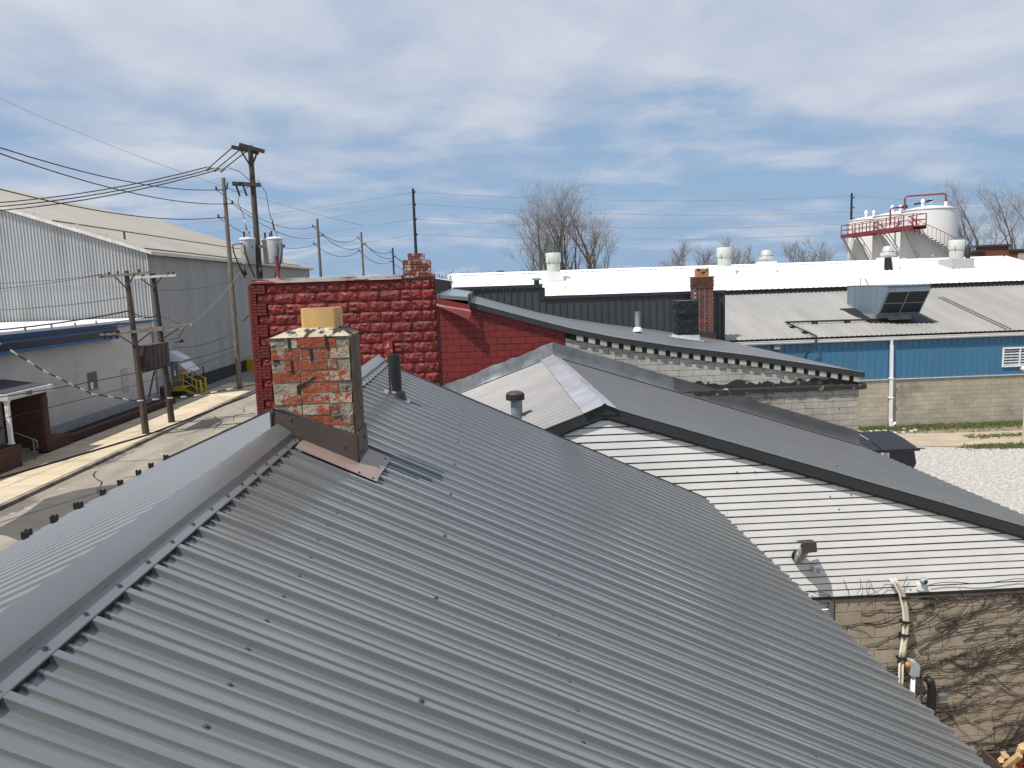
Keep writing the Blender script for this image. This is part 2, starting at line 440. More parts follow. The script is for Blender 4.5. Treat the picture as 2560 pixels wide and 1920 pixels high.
    def tuft(x, y, h):
        for k in range(5):
            a = rr.random()*2*pi; l = h*rr.uniform(.5, 1); dx, dy = cos(a)*.02, sin(a)*.02
            ox, oy = x+rr.uniform(-.06, .06), y+rr.uniform(-.06, .06); le = rr.uniform(-.6, .6)*l
            gr.add([(ox-dx, oy-dy, -.01), (ox+dx, oy+dy, -.01), (ox+le*cos(a+1.5), oy+le*sin(a+1.5), l)], [(0, 1, 2)])
    for i in range(5200):
        x = rr.uniform(11.5, 30); tuft(x, 32.95-abs(rr.gauss(0, .55)), rr.uniform(.05, .15))
    for i in range(2600): tuft(rr.uniform(18.6, 30)+rr.gauss(0, .3), 28.35+rr.gauss(0, .22), rr.uniform(.04, .12))
    for i in range(1400): tuft(rr.uniform(19.6, 30), 30.2+rr.gauss(0, .2), rr.uniform(.03, .09))
    tag(gr.build('grass', mat('grass_blades', (.075, .115, .028), (.16, .15, .055), rough=.8, scale=1.2)), 'short patchy grass along the foot of the block wall', 'grass', kind='stuff')
    # rubble of pale stones at the downspout
    rb = MB(); rr = random.Random(8)
    for i in range(90):
        x, y = 15.9+rr.gauss(0, 1.0), 31.75+rr.gauss(0, .3); s_ = rr.uniform(.04, .13)
        rb.lathe((x, y, 0), [(s_, 0), (s_*.9, s_*.4), (s_*.4, s_*.7)], 5)
    tag(rb.build('rubble', mat('pale_rubble', (.5, .47, .42), rough=.9, scale=6)), 'scatter of pale stones near the white downspout', 'rubble', kind='stuff')
make_ground()
# ------------------------------------------------------------------ foreground building with the grey ribbed roof
XR, ZR, KR, KL = -1.58, 5.71, .473, .42          # ridge and the two slopes
RP = .26                                           # rib pitch
Y0, Y1 = -3.03, 11.79
def rz(x): return ZR-KR*(x-XR) if x > XR else ZR-KL*(XR-x)
def make_b1():
    T = thing('grey_roofed_building', (-1, 4.4, 0), 'low building under a grey ribbed metal gable roof filling the foreground', 'building')
    b = MB(); zt = .07
    prof = [(-4.65, 0), (3.1, -1.9), (3.1, rz(3.1)-zt), (XR, ZR-zt), (-4.65, rz(-4.65)-zt)]
    b.prism([(x, Y0+.3, z) for x, z in prof], (0, 11.55-Y0-.3, 0)); b.build('wall', mat('b1_wall', (.45, .42, .37), rough=.85), T, fixn=True)
    prof = trap(RP, .046, .037, .029, 2)
    cs, sn = 1/sqrt(1+KR*KR), KR/sqrt(1+KR*KR); LR = (3.42-XR)/cs
    cl, sl = 1/sqrt(1+KL*KL), KL/sqrt(1+KL*KL); LL = (XR+4.9)/cl
    mr = rib_mesh('roof_panel', M_ROOF, prof, RP, 4, LR); profl = trap(RP, .085, .036, .008, 0)
    ml = rib_mesh('roof_panel', M_ROOFL, profl, RP, 4, LL)
    # ribs stand at Y = 2.172 + n*RP
    y = 2.172-RP/2-5*4*RP+RP*1
    while y < Y1-.2:
        n = 4 if y+4*RP < Y1 else int((Y1-y+.01)/RP)
        if n < 1: break
        a = mr if n == 4 else rib_mesh('roof_panel', M_ROOF, prof, RP, n, LR)
        c = ml if n == 4 else rib_mesh('roof_panel', M_ROOFL, profl, RP, n, LL)
        lift = .0004*((int(round(y/RP/4))) % 2)
        inst('roof_panel', a, T, (XR, y+n*RP, ZR+lift), axes=((0, -1, 0), (cs, 0, -sn), (sn, 0, cs)))
        inst('roof_panel', c, T, (XR, y, ZR+lift), axes=((0, 1, 0), (-cl, 0, -sl), (-sl, 0, cl)))
        y += n*RP
    ye = y
    # rake trim at the far gable
    b = MB()
    for s, k, xe in ((1, KR, 3.42), (-1, KL, -4.9)):
        pts = [(XR, ye, ZR-.12), (xe, ye, rz(xe)-.12), (xe, ye, rz(xe)+.036), (XR, ye, ZR+.036)]
        b.prism(pts, (0, .03, 0))
    b.build('rake_trim', M_DARK, T, fixn=True)
    # ridge cap in two runs, broken by the chimney; dark foam closure under its edge
    side = [(.158, .032), (.157, .037), (.108, .038), (.104, .072), (.09, .080), (.05, .091), (.02, .095)]
    P = [(XR+s, ZR-KR*s+n) for s, n in side]+[(XR, ZR+.096)]+[(XR-s, ZR-KL*s+n) for s, n in side[::-1]]
    for ya, yb in ((Y0, 5.86), (6.42, ye+.01)):
        b = MB(); n = len(P); st = 14
        for i in range(st+1):
            yy = ya+(yb-ya)*i/st; w = .0025*sin(yy*2.3)+.0015*sin(yy*5.1)
            for x, z in P: b.v.append((x, yy, z+w))
        for i in range(st):
            for j in range(n-1): b.f.append((i*n+j, i*n+j+1, (i+1)*n+j+1, (i+1)*n+j))
        b.build('ridge_cap', M_CAP, T, True, 28, fixn=True)
        c = MB()
        for s, k in ((1, KR), (-1, KL)):
            x0, x1 = XR+s*.02, XR+s*.150
            c.prism([(x0, ya, ZR-k*.02-.002), (x1, ya, ZR-k*.150-.002), (x1, ya, ZR-k*.150+.030), (x0, ya, ZR-k*.02+.03)], (0, yb-ya, 0))
        c.build('closure_strip', M_BLACK, T, fixn=True)
    # screws
    s = MB(); s.lathe((0, 0, 0), [(.013, 0), (.013, .002), (.007, .003), (.007, .009)], 8); scr = s.mesh('screw', M_SCREW)
    def screw(x, yy, n): inst('screw', scr, T, (x, yy, rz(x)+n), rot=(0, atan2(KR, 1), 0))
    for i in range(-2, 37):
        yy = 2.172+RP*i
        if yy > ye-.05: break
        if not 5.84 < yy < 6.44: screw(XR+.132, yy-.01, .038)
        for j, x in enumerate((-.954, .38, 1.78, 3.22)):
            if x < -.8 and 5.5 < yy < 6.5: continue
            screw(x+random.uniform(-.012, .012), yy-.050, .0)
        if (i+1) % 4 == 0: screw(-.30, yy, .036)
    # dark tabs along the street eave
    t = MB(); t.prism([(-.05, -.008, 0), (.05, -.008, 0), (.055, -.008, .1), (.03, -.008, .125), (.0, -.008, .1), (-.03, -.008, .13), (-.055, -.008, .1)], (0, .016, 0)); tm = t.mesh('snow_guard', M_RUBBER)
    for yy, dx in ((8.59, .12), (8.88, 0), (9.18, .12), (9.44, 0), (9.79, .12), (9.96, 0), (10.44, .1), (11.04, .06), (11.64, .06), (12.24, 0), (12.83, 0), (8.2, 0), (7.8, .1)):
        x = -4.84+dx; inst('snow_guard', tm, T, (x, yy*.907, rz(x)+.0), rot=(0, 0, .5), scale=(.7, 1, .68))
    return T
B1 = make_b1()

def brick_run(parent, bm, a, b, z, bl, bh, bd, joint, off, nrm):
    """bricks along a->b (2d), outer face towards nrm"""
    a, b = V(a), V(b); L = (b-a).length; d = (b-a)/L; x = -off
    ang = atan2(d.y, d.x)
    while x < L-1e-4:
        s, e = max(0, x), min(L, x+bl)
        if e-s > .03:
            c = a+d*((s+e)/2)-V(nrm)*(bd/2)
            j = random.uniform(-.003, .003)
            inst('brick', bm, parent, (c.x+nrm[0]*j, c.y+nrm[1]*j, z+bh/2), rot=(0, 0, ang), scale=(e-s-joint, bd, bh-joint))
        x += bl

def brick_stack(parent, bm, x0, x1, y0, y1, z0, z1, bl, bh, joint, core, bd=.095, grow=None, back=True):
    c = MB(); c.box(x0+.012, x1-.012, y0+.012, y1-.012, z0, z1-.004); c.build('mortar', core, parent)
    z = z0; i = 0
    while z < z1-.02:
        g = grow(z) if grow else 0
        X0, X1, Ya, Yb = x0-g, x1+g, y0-g, y1+g
        e = bd if i % 2 else 0; o = bl/2 if i % 2 else 0
        h = min(bh, z1-z)
        brick_run(parent, bm, (X0+(0 if i % 2 == 0 else bd), Ya), (X1-(0 if i % 2 == 0 else bd), Ya), z, bl, h, bd, joint, o*.6, (0, -1))
        if back: brick_run(parent, bm, (X1-(0 if i % 2 == 0 else bd), Yb), (X0+(0 if i % 2 == 0 else bd), Yb), z, bl, h, bd, joint, o, (0, 1))
        brick_run(parent, bm, (X1, Ya+(bd if i % 2 == 0 else 0)), (X1, Yb-(bd if i % 2 == 0 else 0)), z, bl, h, bd, joint, o, (1, 0))
        brick_run(parent, bm, (X0, Yb-(bd if i % 2 == 0 else 0)), (X0, Ya+(bd if i % 2 == 0 else 0)), z, bl, h, bd, joint, o, (-1, 0))
        z += bh; i += 1

def rough_brick_mesh(name, m, seed):
    r = random.Random(seed); b = MB(); n = 3
    # box with chamfered, slightly wandering edges
    pts = []
    for sx in (-1, 1):
        for sy in (-1, 1):
            for sz in (-1, 1):
                j = lambda: r.uniform(.0, .025)
                pts.append(((.5-j())*sx, (.5-j())*sy, (.5-j()*2)*sz))
    b.v = pts; b.f = [(0, 1, 3, 2), (4, 6, 7, 5), (0, 4, 5, 1), (2, 3, 7, 6), (0, 2, 6, 4), (1, 5, 7, 3)]
    me = b.mesh(name, m); bm = bmesh.new(); bm.from_mesh(me); bmesh.ops.recalc_face_normals(bm, faces=bm.faces); bm.to_mesh(me); bm.free()
    return me

def make_chimney1():
    T = thing('brick_chimney', (-1.3, 6.1, 5.4), 'crumbling red brick chimney smeared with mortar, square tan flue on top', 'chimney')
    MB_ = mat('smeared_brick', (.33, .072, .028), (.23, .048, .022), rough=.85, scale=7, bump=.7, bscale=28, rnd=.16,
              chips=(((.31, .262, .195), 7.5, .63, .03, (1, 1, 1), .22), ((.19, .165, .13), 22, .57, .06), ((.05, .045, .04), 3.2, .66, .04)))
    MC = mat('old_mortar', (.30, .26, .205), (.18, .155, .12), rough=.95, scale=14, bump=1, bscale=35, chips=(((.04, .036, .032), 5, .61, .03),))
    ms = [rough_brick_mesh('brick', MB_, i) for i in range(5)]
    class Pick:     # a different brick each time
        pass
    x0, x1, y0, y1 = -1.605, -1.01, 5.90, 6.35
    c = MB(); c.box(x0+.003, x1-.003, y0+.003, y1-.003, 5.2, 6.455); c.build('mortar', MC, T)
    z = 5.42; i = 0; bh = .0865
    while z < 6.44:
        for (a, b, nrm, half) in (((x0, y0), (x1, y0), (0, -1), 0), ((x1, y0), (x1, y1), (1, 0), 1), ((x1, y1), (x0, y1), (0, 1), 0), ((x0, y1), (x0, y0), (-1, 0), 1)):
            A, B = V(a), V(b); L = (B-A).length; d = (B-A)/L
            s0 = 0 if (i+half) % 2 == 0 else .098; s1 = L if (i+half) % 2 == 0 else L-.098
            x = s0; first = True
            while x < s1-.02:
                e = min(s1, x+((.11 if (i % 2 and first) else .218)+random.uniform(-.01, .01))); first = False
                if s1-e < .05: e = s1
                cx = A+d*((x+e)/2)-V(nrm)*.045; j = random.uniform(-.004, .004)
                inst('brick', random.choice(ms), T, (cx.x+nrm[0]*j, cx.y+nrm[1]*j, z+bh/2), rot=(0, 0, atan2(d.y, d.x)), scale=(e-x-.007, .098, bh-.008)); x = e
        z += bh; i += 1
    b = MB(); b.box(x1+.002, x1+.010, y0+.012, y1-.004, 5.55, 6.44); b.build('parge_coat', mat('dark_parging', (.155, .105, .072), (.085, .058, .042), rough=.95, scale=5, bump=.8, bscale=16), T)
    # crown, flue
    cr = MB(); zt = 6.455
    o = [(x0-.008, y0-.008), (x1+.008, y0-.008), (x1+.008, y1+.008), (x0-.008, y1+.008)]
    f = (-1.385, -1.105, 5.985, 6.265)
    N = 6; ring = []
    for (lo, zz, hz) in ((0, zt, 0), (.45, zt+.028, .012), (1, zt+.066, .008)):
        r_ = []
        for k in range(4):
            p, q = V(o[k]), V(o[(k+1) % 4])
            cpt = [(f[0], f[2]), (f[1], f[2]), (f[1], f[3]), (f[0], f[3])]
            p2, q2 = V(cpt[k]), V(cpt[(k+1) % 4])
            for j in range(N):
                t = j/N; r_.append(((p.lerp(q, t)).lerp(p2.lerp(q2, t), lo), zz+random.uniform(-hz, hz)))
        ring.append(r_)
    n = 4*N
    for r_ in ring: cr.v += [(p.x, p.y, z_) for p, z_ in r_]
    for a in range(2):
        for j in range(n): cr.f.append((a*n+j, a*n+(j+1) % n, (a+1)*n+(j+1) % n, (a+1)*n+j))
    cr.f.append(tuple(2*n+j for j in range(n)))
    cr.build('crown', mat('crown_mortar', (.50, .44, .31), (.36, .31, .22), rough=.9, scale=9, bump=.8, bscale=30, chips=(((.03, .028, .026), 7, .47, .04),)), T)
    fl = MB(); w = .006
    def rr_(x0, x1, y0, y1, r, z, n=4):
        out = []
        for cx, cy, a0 in ((x1-r, y0+r, -pi/2), (x1-r, y1-r, 0), (x0+r, y1-r, pi/2), (x0+r, y0+r, pi)):
            for k in range(n+1): a = a0+pi/2*k/n; out.append((cx+r*cos(a), cy+r*sin(a), z))
        return out
    loops = [rr_(f[0], f[1], f[2], f[3], .035, 6.49), rr_(f[0], f[1], f[2], f[3], .035, 6.668), rr_(f[0]+.028, f[1]-.028, f[2]+.028, f[3]-.028, .02, 6.668), rr_(f[0]+.028, f[1]-.028, f[2]+.028, f[3]-.028, .02, 6.30)]
    m = len(loops[0])
    for lp in loops: fl.v += lp
    for a in range(3):
        for j in range(m): fl.f.append((a*m+j, a*m+(j+1) % m, (a+1)*m+(j+1) % m, (a+1)*m+j))
    fl.build('flue', mat('flue_clay', (.58, .36, .135), (.48, .285, .105), rough=.7, scale=4, chips=(((.09, .06, .035), 9, .64, .03), ((.10, .07, .04), 2.4, .66, .1))), T, True, 40)
    # sheet-metal flashing: sides, flanges, tar bead
    MF = mat('weathered_flashing', (.092, .070, .058), (.052, .050, .047), rough=.5, metal=.25, scale=3.2, bump=.15, bscale=5, chips=(((.17, .075, .045), 4.5, .56, .14),))
    MA = mat('copper_flange', (.34, .235, .195), (.27, .215, .19), rough=.45, metal=.3, scale=4, bump=.1, bscale=6)
    h = .225
    b = MB(); e = .022
    b.prism([(x0-e-.01, y0-e, rz(x0)+.02), (x1+e, y0-e, rz(x1)+.03), (x1+e, y0-e, rz(x1)+.03+h), (x0-e*.4, y0-e, rz(XR)+.2)], (0, .006, 0)); b.build('side_flashing', MF, T, fixn=True)
    b = MB(); b.prism([(x0-e-.01, y1+e, rz(x0)+.02), (x1+e, y1+e, rz(x1)+.03), (x1+e, y1+e, rz(x1)+.03+h), (x0-e*.4, y1+e, rz(XR)+.2)], (0, -.006, 0)); b.build('side_flashing', MF, T, fixn=True)
    b = MB(); b.prism([(x1+e+.001, y0-e-.002, rz(x1+e)+.03), (x1+e+.001, y1+e+.002, rz(x1+e)+.03), (x1+e-.006, y1+e+.002, rz(x1)+.035+h), (x1+e-.006, y0-e-.002, rz(x1)+.035+h)], (.006, 0, 0)); b.build('apron_flashing', MF, T, fixn=True)
    b = MB(); b.box(x0-e-.012, x0-e-.006, y0-e, y1+e, rz(x0)-.05, rz(XR)+.2); b.build('apron_flashing', MF, T)
    def plane(p): return [(x, y, rz(x)+n) for x, y, n in p]
    def flange(p, nm):
        q = plane(p); f_ = MB(); k = len(q); f_.v = q+[(a, b_, c_-.004) for a, b_, c_ in q]; f_.f = [tuple(range(k)), tuple(range(k, 2*k))[::-1]]+[(i, k+i, k+(i+1) % k, (i+1) % k) for i in range(k)]
        f_.build(nm, MA, T, fixn=True)
    flange([(-1.40, 5.625, .041), (-.815, 5.60, .041), (-.815, 5.74, .05), (-1.40, 5.76, .05)], 'flange')
    flange([(-1.40, 5.76, .05), (-.985, 5.742, .05), (-.985, 5.885, .045), (-1.40, 5.885, .045)], 'flange')
    flange([(-.985, 5.745, .049), (-.815, 5.74, .049), (-.80, 6.40, .042), (-.985, 6.40, .047)], 'flange')
    tb = MB(); tb.tube([(x1+e+.004, y0-e-.004, rz(x1)+.03+i*.05+.0) for i in range(6)], .007, 6); tb.tube([(x0-.03+.004*i, y0-.028, rz(x0)+.03+i*.036) for i in range(6)], .009, 6)
    tb.tube([(x0-.01+.05*i, y0-.006, rz(XR)+.215-.0196*i*1.02+random.uniform(-.006, .006)) for i in range(13)], .014, 6)
    tb.build('sealant', M_RUBBER, T, True)
    s = MB(); s.lathe((0, 0, 0), [(.014, 0), (.014, .003), (.007, .004), (.007, .012)], 8); sm2 = s.mesh('screw', M_SCREW)
    for x, zz in ((x0+.12, rz(x0+.12)+.17), (x1-.08, rz(x1-.08)+.13)): inst('screw', sm2, T, (x, y0-e, zz), rot=(pi/2, 0, 0))
    for yy, zz in ((5.98, .07), (6.18, .16), (6.1, .06)): inst('screw', sm2, T, (x1+e+.006, yy, rz(x1)+zz+.02), rot=(0, pi/2, 0))
    for x, yy in ((-.85, 5.63), (-.95, 5.63), (-.84, 6.3), (-.85, 5.95)): inst('screw', sm2, T, (x, yy, rz(x)+.04), rot=(0, .44, 0))
    # black cracked joints
    for x, za, zb in ((-1.46, 6.37, 6.452), (-1.175, 6.36, 6.45), (-1.30, 6.27, 6.365), (-1.45, 6.19, 6.28), (-1.415, 6.02, 6.085)):
        ck = MB(); ck.prism([(x-.008, y0-.008, za), (x+.010, y0-.008, za+.01), (x+.006, y0-.008, zb), (x-.011, y0-.008, zb)], (0, .02, 0)); ck.build('crack', M_BLACK, T, fixn=True)
    ck = MB(); ck.prism([(-1.41, y0-.008, 6.075), (-1.33, y0-.008, 6.105), (-1.28, y0-.008, 6.15), (-1.30, y0-.008, 6.15), (-1.34, y0-.008, 6.115), (-1.42, y0-.008, 6.09)], (0, .02, 0))
    ck.build('crack', M_BLACK, T, fixn=True)
make_chimney1()

def make_roof1_pipe():
    T = thing('vent_pipe', (-1.07, 9.31, 5.46), 'black plumbing vent pipe with rubber boot on the grey ribbed roof', 'vent pipe')
    b = MB(); b.lathe((-1.07, 9.31, 5.47), [(.078, 0), (.076, .54), (.066, .545), (.064, .3)], 22, cap=False); b.build('pipe', M_RUBBER, T, True, 40)
    b = MB(); b.lathe((-1.07, 9.31, 5.44), [(.15, -.02), (.135, .03), (.112, .06), (.104, .10), (.092, .13), (.082, .135)], 22, axis=(.12, 0, 1)); b.build('boot', M_RUBBER, T, True, 50)
    b = MB(); q = [(-1.21, 9.17), (-.90, 9.17), (-.90, 9.46), (-1.21, 9.46)]
    b.v = [(x, y, rz(x)+.042) for x, y in q]+[(x, y, rz(x)+.036) for x, y in q]; b.f = [(0, 1, 2, 3), (7, 6, 5, 4), (0, 4, 5, 1), (1, 5, 6, 2), (2, 6, 7, 3), (3, 7, 4, 0)]
    b.build('base_flange', M_ROOF, T)
make_roof1_pipe()
# ------------------------------------------------------------------ second building: white-boarded gable, corrugated roof
X2, Z2, K2R, K2L = 1.9, 4.82, .33, .355
def z2f(x): return Z2-K2R*(x-X2) if x > X2 else Z2-K2L*(X2-x)
def make_b2():
    T = thing('white_gabled_building', (4, 16, 0), 'building with white boarded gable and grey corrugated roof, vines on its lower wall', 'building')
    yg, yw = 12.12, 20.84
    b = MB(); p = [(-2.3, -1.9), (10.2, -1.9), (10.2, z2f(10.2)-.06), (X2, Z2-.06), (-2.3, z2f(-2.3)-.06)]
    b.prism([(x, yg+.06, z) for x, z in p], (0, yw-yg-.07, 0)); b.build('wall', mat('b2_wall', (.20, .16, .115), (.14, .112, .08), rough=.9, scale=3, bump=.3), T, fixn=True)
    # corrugated roof sheets
    n = 8; w = (yw-yg+.045)/n; prof = trap(w/4, .05, .037, .016); profl = trap(w/4, .075, .037, .03)
    cs, sn = 1/sqrt(1+K2R**2), K2R/sqrt(1+K2R**2); cl, sl = 1/sqrt(1+K2L**2), K2L/sqrt(1+K2L**2)
    MLt = mat('roof_paint_slate_glare', (.225, .22, .222), (.19, .186, .188), rough=.45, metal=.1, scale=1.1)  # same slate paint as the right slope, lightened to stand for glare
    mr = rib_mesh('roof_panel', M_ROOF2, prof, w/4, 4, (10.45-X2)/cs); ml = rib_mesh('roof_panel', MLt, profl, w/4, 4, (X2+2.6)/cl)
    for i in range(n):
        y = yg-.045+i*w; lf = .002*(i % 2)
        inst('roof_panel', mr, T, (X2, y+w, Z2+lf), axes=((0, -1, 0), (cs, 0, -sn), (sn, 0, cs)))
        inst('roof_panel', ml, T, (X2, y, Z2+lf), axes=((0, 1, 0), (-cl, 0, -sl), (-sl, 0, cl)))
    # ridge cap with a slight rise, in three overlapping lengths
    MCp = mat('cap_galvanised', (.42, .43, .46), (.34, .335, .36), rough=.4, metal=.35, scale=2, bump=.1, bscale=3, chips=(((.36, .27, .25), 1.3, .58, .1),))
    for ya, yb, lf in ((12.0, 15.2, .0), (15.1, 18.2, .004), (18.1, 20.8, .0)):
        c = MB(); k = [(X2-.34, z2f(X2-.34)+.042+lf), (X2-.05, z2f(X2-.05)+.05+lf), (X2, Z2+.07+lf), (X2+.05, z2f(X2+.05)+.05+lf), (X2+.20, z2f(X2+.2)+.042+lf)]
        for i in range(7):
            yy = ya+(yb-ya)*i/6
            for x, z in k: c.v.append((x+.006*sin(yy*3), yy, z+.004*sin(yy*4+x)))
        for i in range(6):
            for j in range(4): c.f.append((i*5+j, i*5+j+1, i*5+j+6, i*5+j+5))
        c.build('ridge_cap', MCp, T, fixn=True)
    # rake trim, drip edge, end cap
    for s, xe, nm in ((1, 10.5, 'r'), (-1, -2.6, 'l')):
        t = MB(); t.prism([(X2, yg-.065, Z2-.165), (xe, yg-.065, z2f(xe)-.165), (xe, yg-.065, z2f(xe)+.012), (X2, yg-.065, Z2+.012)], (0, .03, 0)); t.build('rake_trim', M_DARK, T, fixn=True)
        t = MB(); t.prism([(X2, yg-.045, Z2-.20), (xe, yg-.045, z2f(xe)-.20), (xe, yg-.045, z2f(xe)-.172), (X2, yg-.045, Z2-.172)], (0, .055, 0)); t.build('soffit_trim', M_DARK, T, fixn=True)
        t = MB(); t.prism([(X2, yg-.072, Z2+.014), (xe, yg-.072, z2f(xe)+.014), (xe, yg-.072, z2f(xe)+.026), (X2, yg-.072, Z2+.026)], (0, .05, 0)); t.build('drip_edge', M_GALVD, T, fixn=True)
    t = MB(); t.prism([(X2-.2, yg-.08, z2f(X2-.2)-.05), (X2+.24, yg-.08, z2f(X2+.24)-.05), (X2+.22, yg-.08, z2f(X2+.22)+.02), (X2, yg-.08, Z2+.045), (X2-.19, yg-.08, z2f(X2-.19)+.02)], (0, .03, 0)); t.build('ridge_end_cap', M_DARK, T, fixn=True)
    # white lapped boards
    MW = mat('white_siding', (.78, .765, .74), (.70, .685, .665), rough=.5, scale=1.2, rnd=.02, chips=(((.48, .44, .39), 5, .70, .06), ((.55, .53, .5), .8, .63, .2)))
    z = 1.455; h = .1215; i = 0
    while z < 4.6:
        poly = [(-1.5, z), (10.2, z), (10.2, z+h-.024), (-1.5, z+h-.024)]
        poly = clip2(poly, K2R, 1, Z2+K2R*X2-.185); poly = clip2(poly, -K2L, 1, Z2-K2L*X2-.185)
        if len(poly) >= 3:
            segs = [poly]
            xs = [p[0] for p in poly]
            joint = {6: 5.1, 10: 6.9, 12: 3.9, 15: 7.6, 3: 8.2}.get(i)
            if joint and min(xs)+.3 < joint < max(xs)-.3:
                segs = [clip2(poly, 1, 0, joint-.002), clip2(poly, -1, 0, -joint-.002)]
            for q in segs:
                bow = random.uniform(-.002, .003)
                b = MB(); k = len(q)
                b.v = [(x, yg-.012*(1-(zz-z)/h)-bow*.5-.006, zz-.004*sin(x*1.1+i)) for x, zz in q]+[(x, yg+.018, zz) for x, zz in q]
                b.f = [tuple(range(k)), tuple(range(k, 2*k))[::-1]]+[(j, k+j, k+(j+1) % k, (j+1) % k) for j in range(k)]
                b.build('siding_board', MW, T, fixn=True)
        z += h; i += 1
    bk = MB(); bk.prism([(x, yg+.021, zz) for x, zz in ((3.0, 1.45), (10.2, 1.45), (10.2, z2f(10.2)-.1), (X2, Z2-.1), (-1.0, z2f(-1.0)-.1))], (0, .03, 0)); bk.build('lap_shade_backing', M_BLACK, T, fixn=True)  # black sheet behind the gaps darkens the shadow lines under each board lap
    s = MB(); s.lathe((0, 0, 0), [(.012, 0), (.012, .004), (.006, .006)], 8); nm = s.mesh('nail', mat('rusty_nail', (.06, .035, .025), rough=.7))
    for x, zz in ((4.05, 3.66), (4.35, 3.65), (5.0, 3.67), (5.7, 3.69), (5.6, 3.18), (5.95, 3.19), (6.4, 3.2), (5.75, 2.96), (7.5, 3.02), (7.0, 1.52)): inst('nail', nm, T, (x, yg-.02, zz), rot=(pi/2, 0, 0))
    b = MB(); b.box(3.2, 10.2, yg-.03, yg+.05, 1.41, 1.452); b.build('starter_strip', M_BLACK, T)
    # tan blocks of the lower wall
    MT = mat('tan_block', (.37, .305, .225), (.30, .245, .18), rough=.92, scale=2.2, bump=.35, bscale=35, rnd=.06, chips=(((.13, .10, .075), 1.2, .58, .15), ((.38, .33, .25), 9, .68, .06)))
    bm = bevbox_mesh('block', MT, .012)
    lay_blocks(T, 'block', [bm], 5.72, 10.2, -1.9, 1.40, yg+.0, .47, .2355, .010, .09)
    lay_blocks(T, 'block', [bm], 3.6, 5.72, -1.9, .9, yg+.0, .47, .2355, .010, .09)
    # louvred window at the left of the lower wall
    f = MB(); f.box(4.55, 5.70, yg-.03, yg+.06, 1.36, 1.41); f.box(5.62, 5.70, yg-.03, yg+.06, .90, 1.36); f.box(4.55, 5.62, yg-.03, yg+.06, .86, .92)
    w_ = f.build('window_frame', mat('grey_frame', (.13, .13, .125), rough=.7), T)
    for k in range(6):
        zz = .95+k*.068; sl_ = MB(); sl_.prism([(4.6, yg+.0, zz), (4.6, yg+.05, zz+.045), (4.6, yg+.055, zz+.04), (4.6, yg+.005, zz-.006)], (1.02, 0, 0)); sl_.build('slat', M_WHITE, w_, fixn=True)
    bk = MB(); bk.box(4.56, 5.62, yg+.056, yg+.06, .9, 1.36); bk.build('window_back', M_BLACK, w_)
    # sheet flashing against the neighbour's block wall
    def strip(x0, x1, zoff0, zoff1, m, nm, n, amp, y, seed):
        r = random.Random(seed); s_ = MB(); rows = 5
        for i_ in range(n+1):
            x = x0+(x1-x0)*i_/n
            for k in range(rows):
                t = k/(rows-1); zz = z2f(x)+zoff0+(zoff1-zoff0)*t
                s_.v.append((x, y-(.03+amp*r.uniform(-1, 1))*(1 if 0 < k else 2.2), zz+(amp*1.2*r.uniform(-1, 1) if k == rows-1 else 0)))
        for i_ in range(n):
            for k in range(rows-1):
                a = i_*rows+k; s_.f.append((a, a+rows, a+rows+1, a+1))
        o = s_.build(nm, m, T, True)
    strip(-2.3, X2, .0, .39, mat('crumpled_galvanised', (.42, .435, .44), (.24, .25, .255), rough=.33, metal=.55, scale=3, bump=.6, bscale=2.2), 'wall_flashing', 26, .022, 20.86, 1)
    strip(X2, 5.25, .0, .40, M_GALVD, 'wall_flashing', 14, .012, 20.86, 2)
    strip(5.2, 10.45, .0, .41, mat('flashing_dark', (.085, .088, .09), (.065, .068, .07), rough=.5, scale=2), 'wall_flashing', 12, .008, 20.855, 3)
    for a, c in ((-2.3, X2), (X2, 10.45)):
        s_ = MB(); s_.prism([(a, 20.60, z2f(a)+.030), (c, 20.60, z2f(c)+.030), (c, 20.60, z2f(c)+.036), (a, 20.60, z2f(a)+.036)], (0, .2, 0)); s_.build('flashing_foot', M_GALVD, T, fixn=True)
    return T
B2 = make_b2()

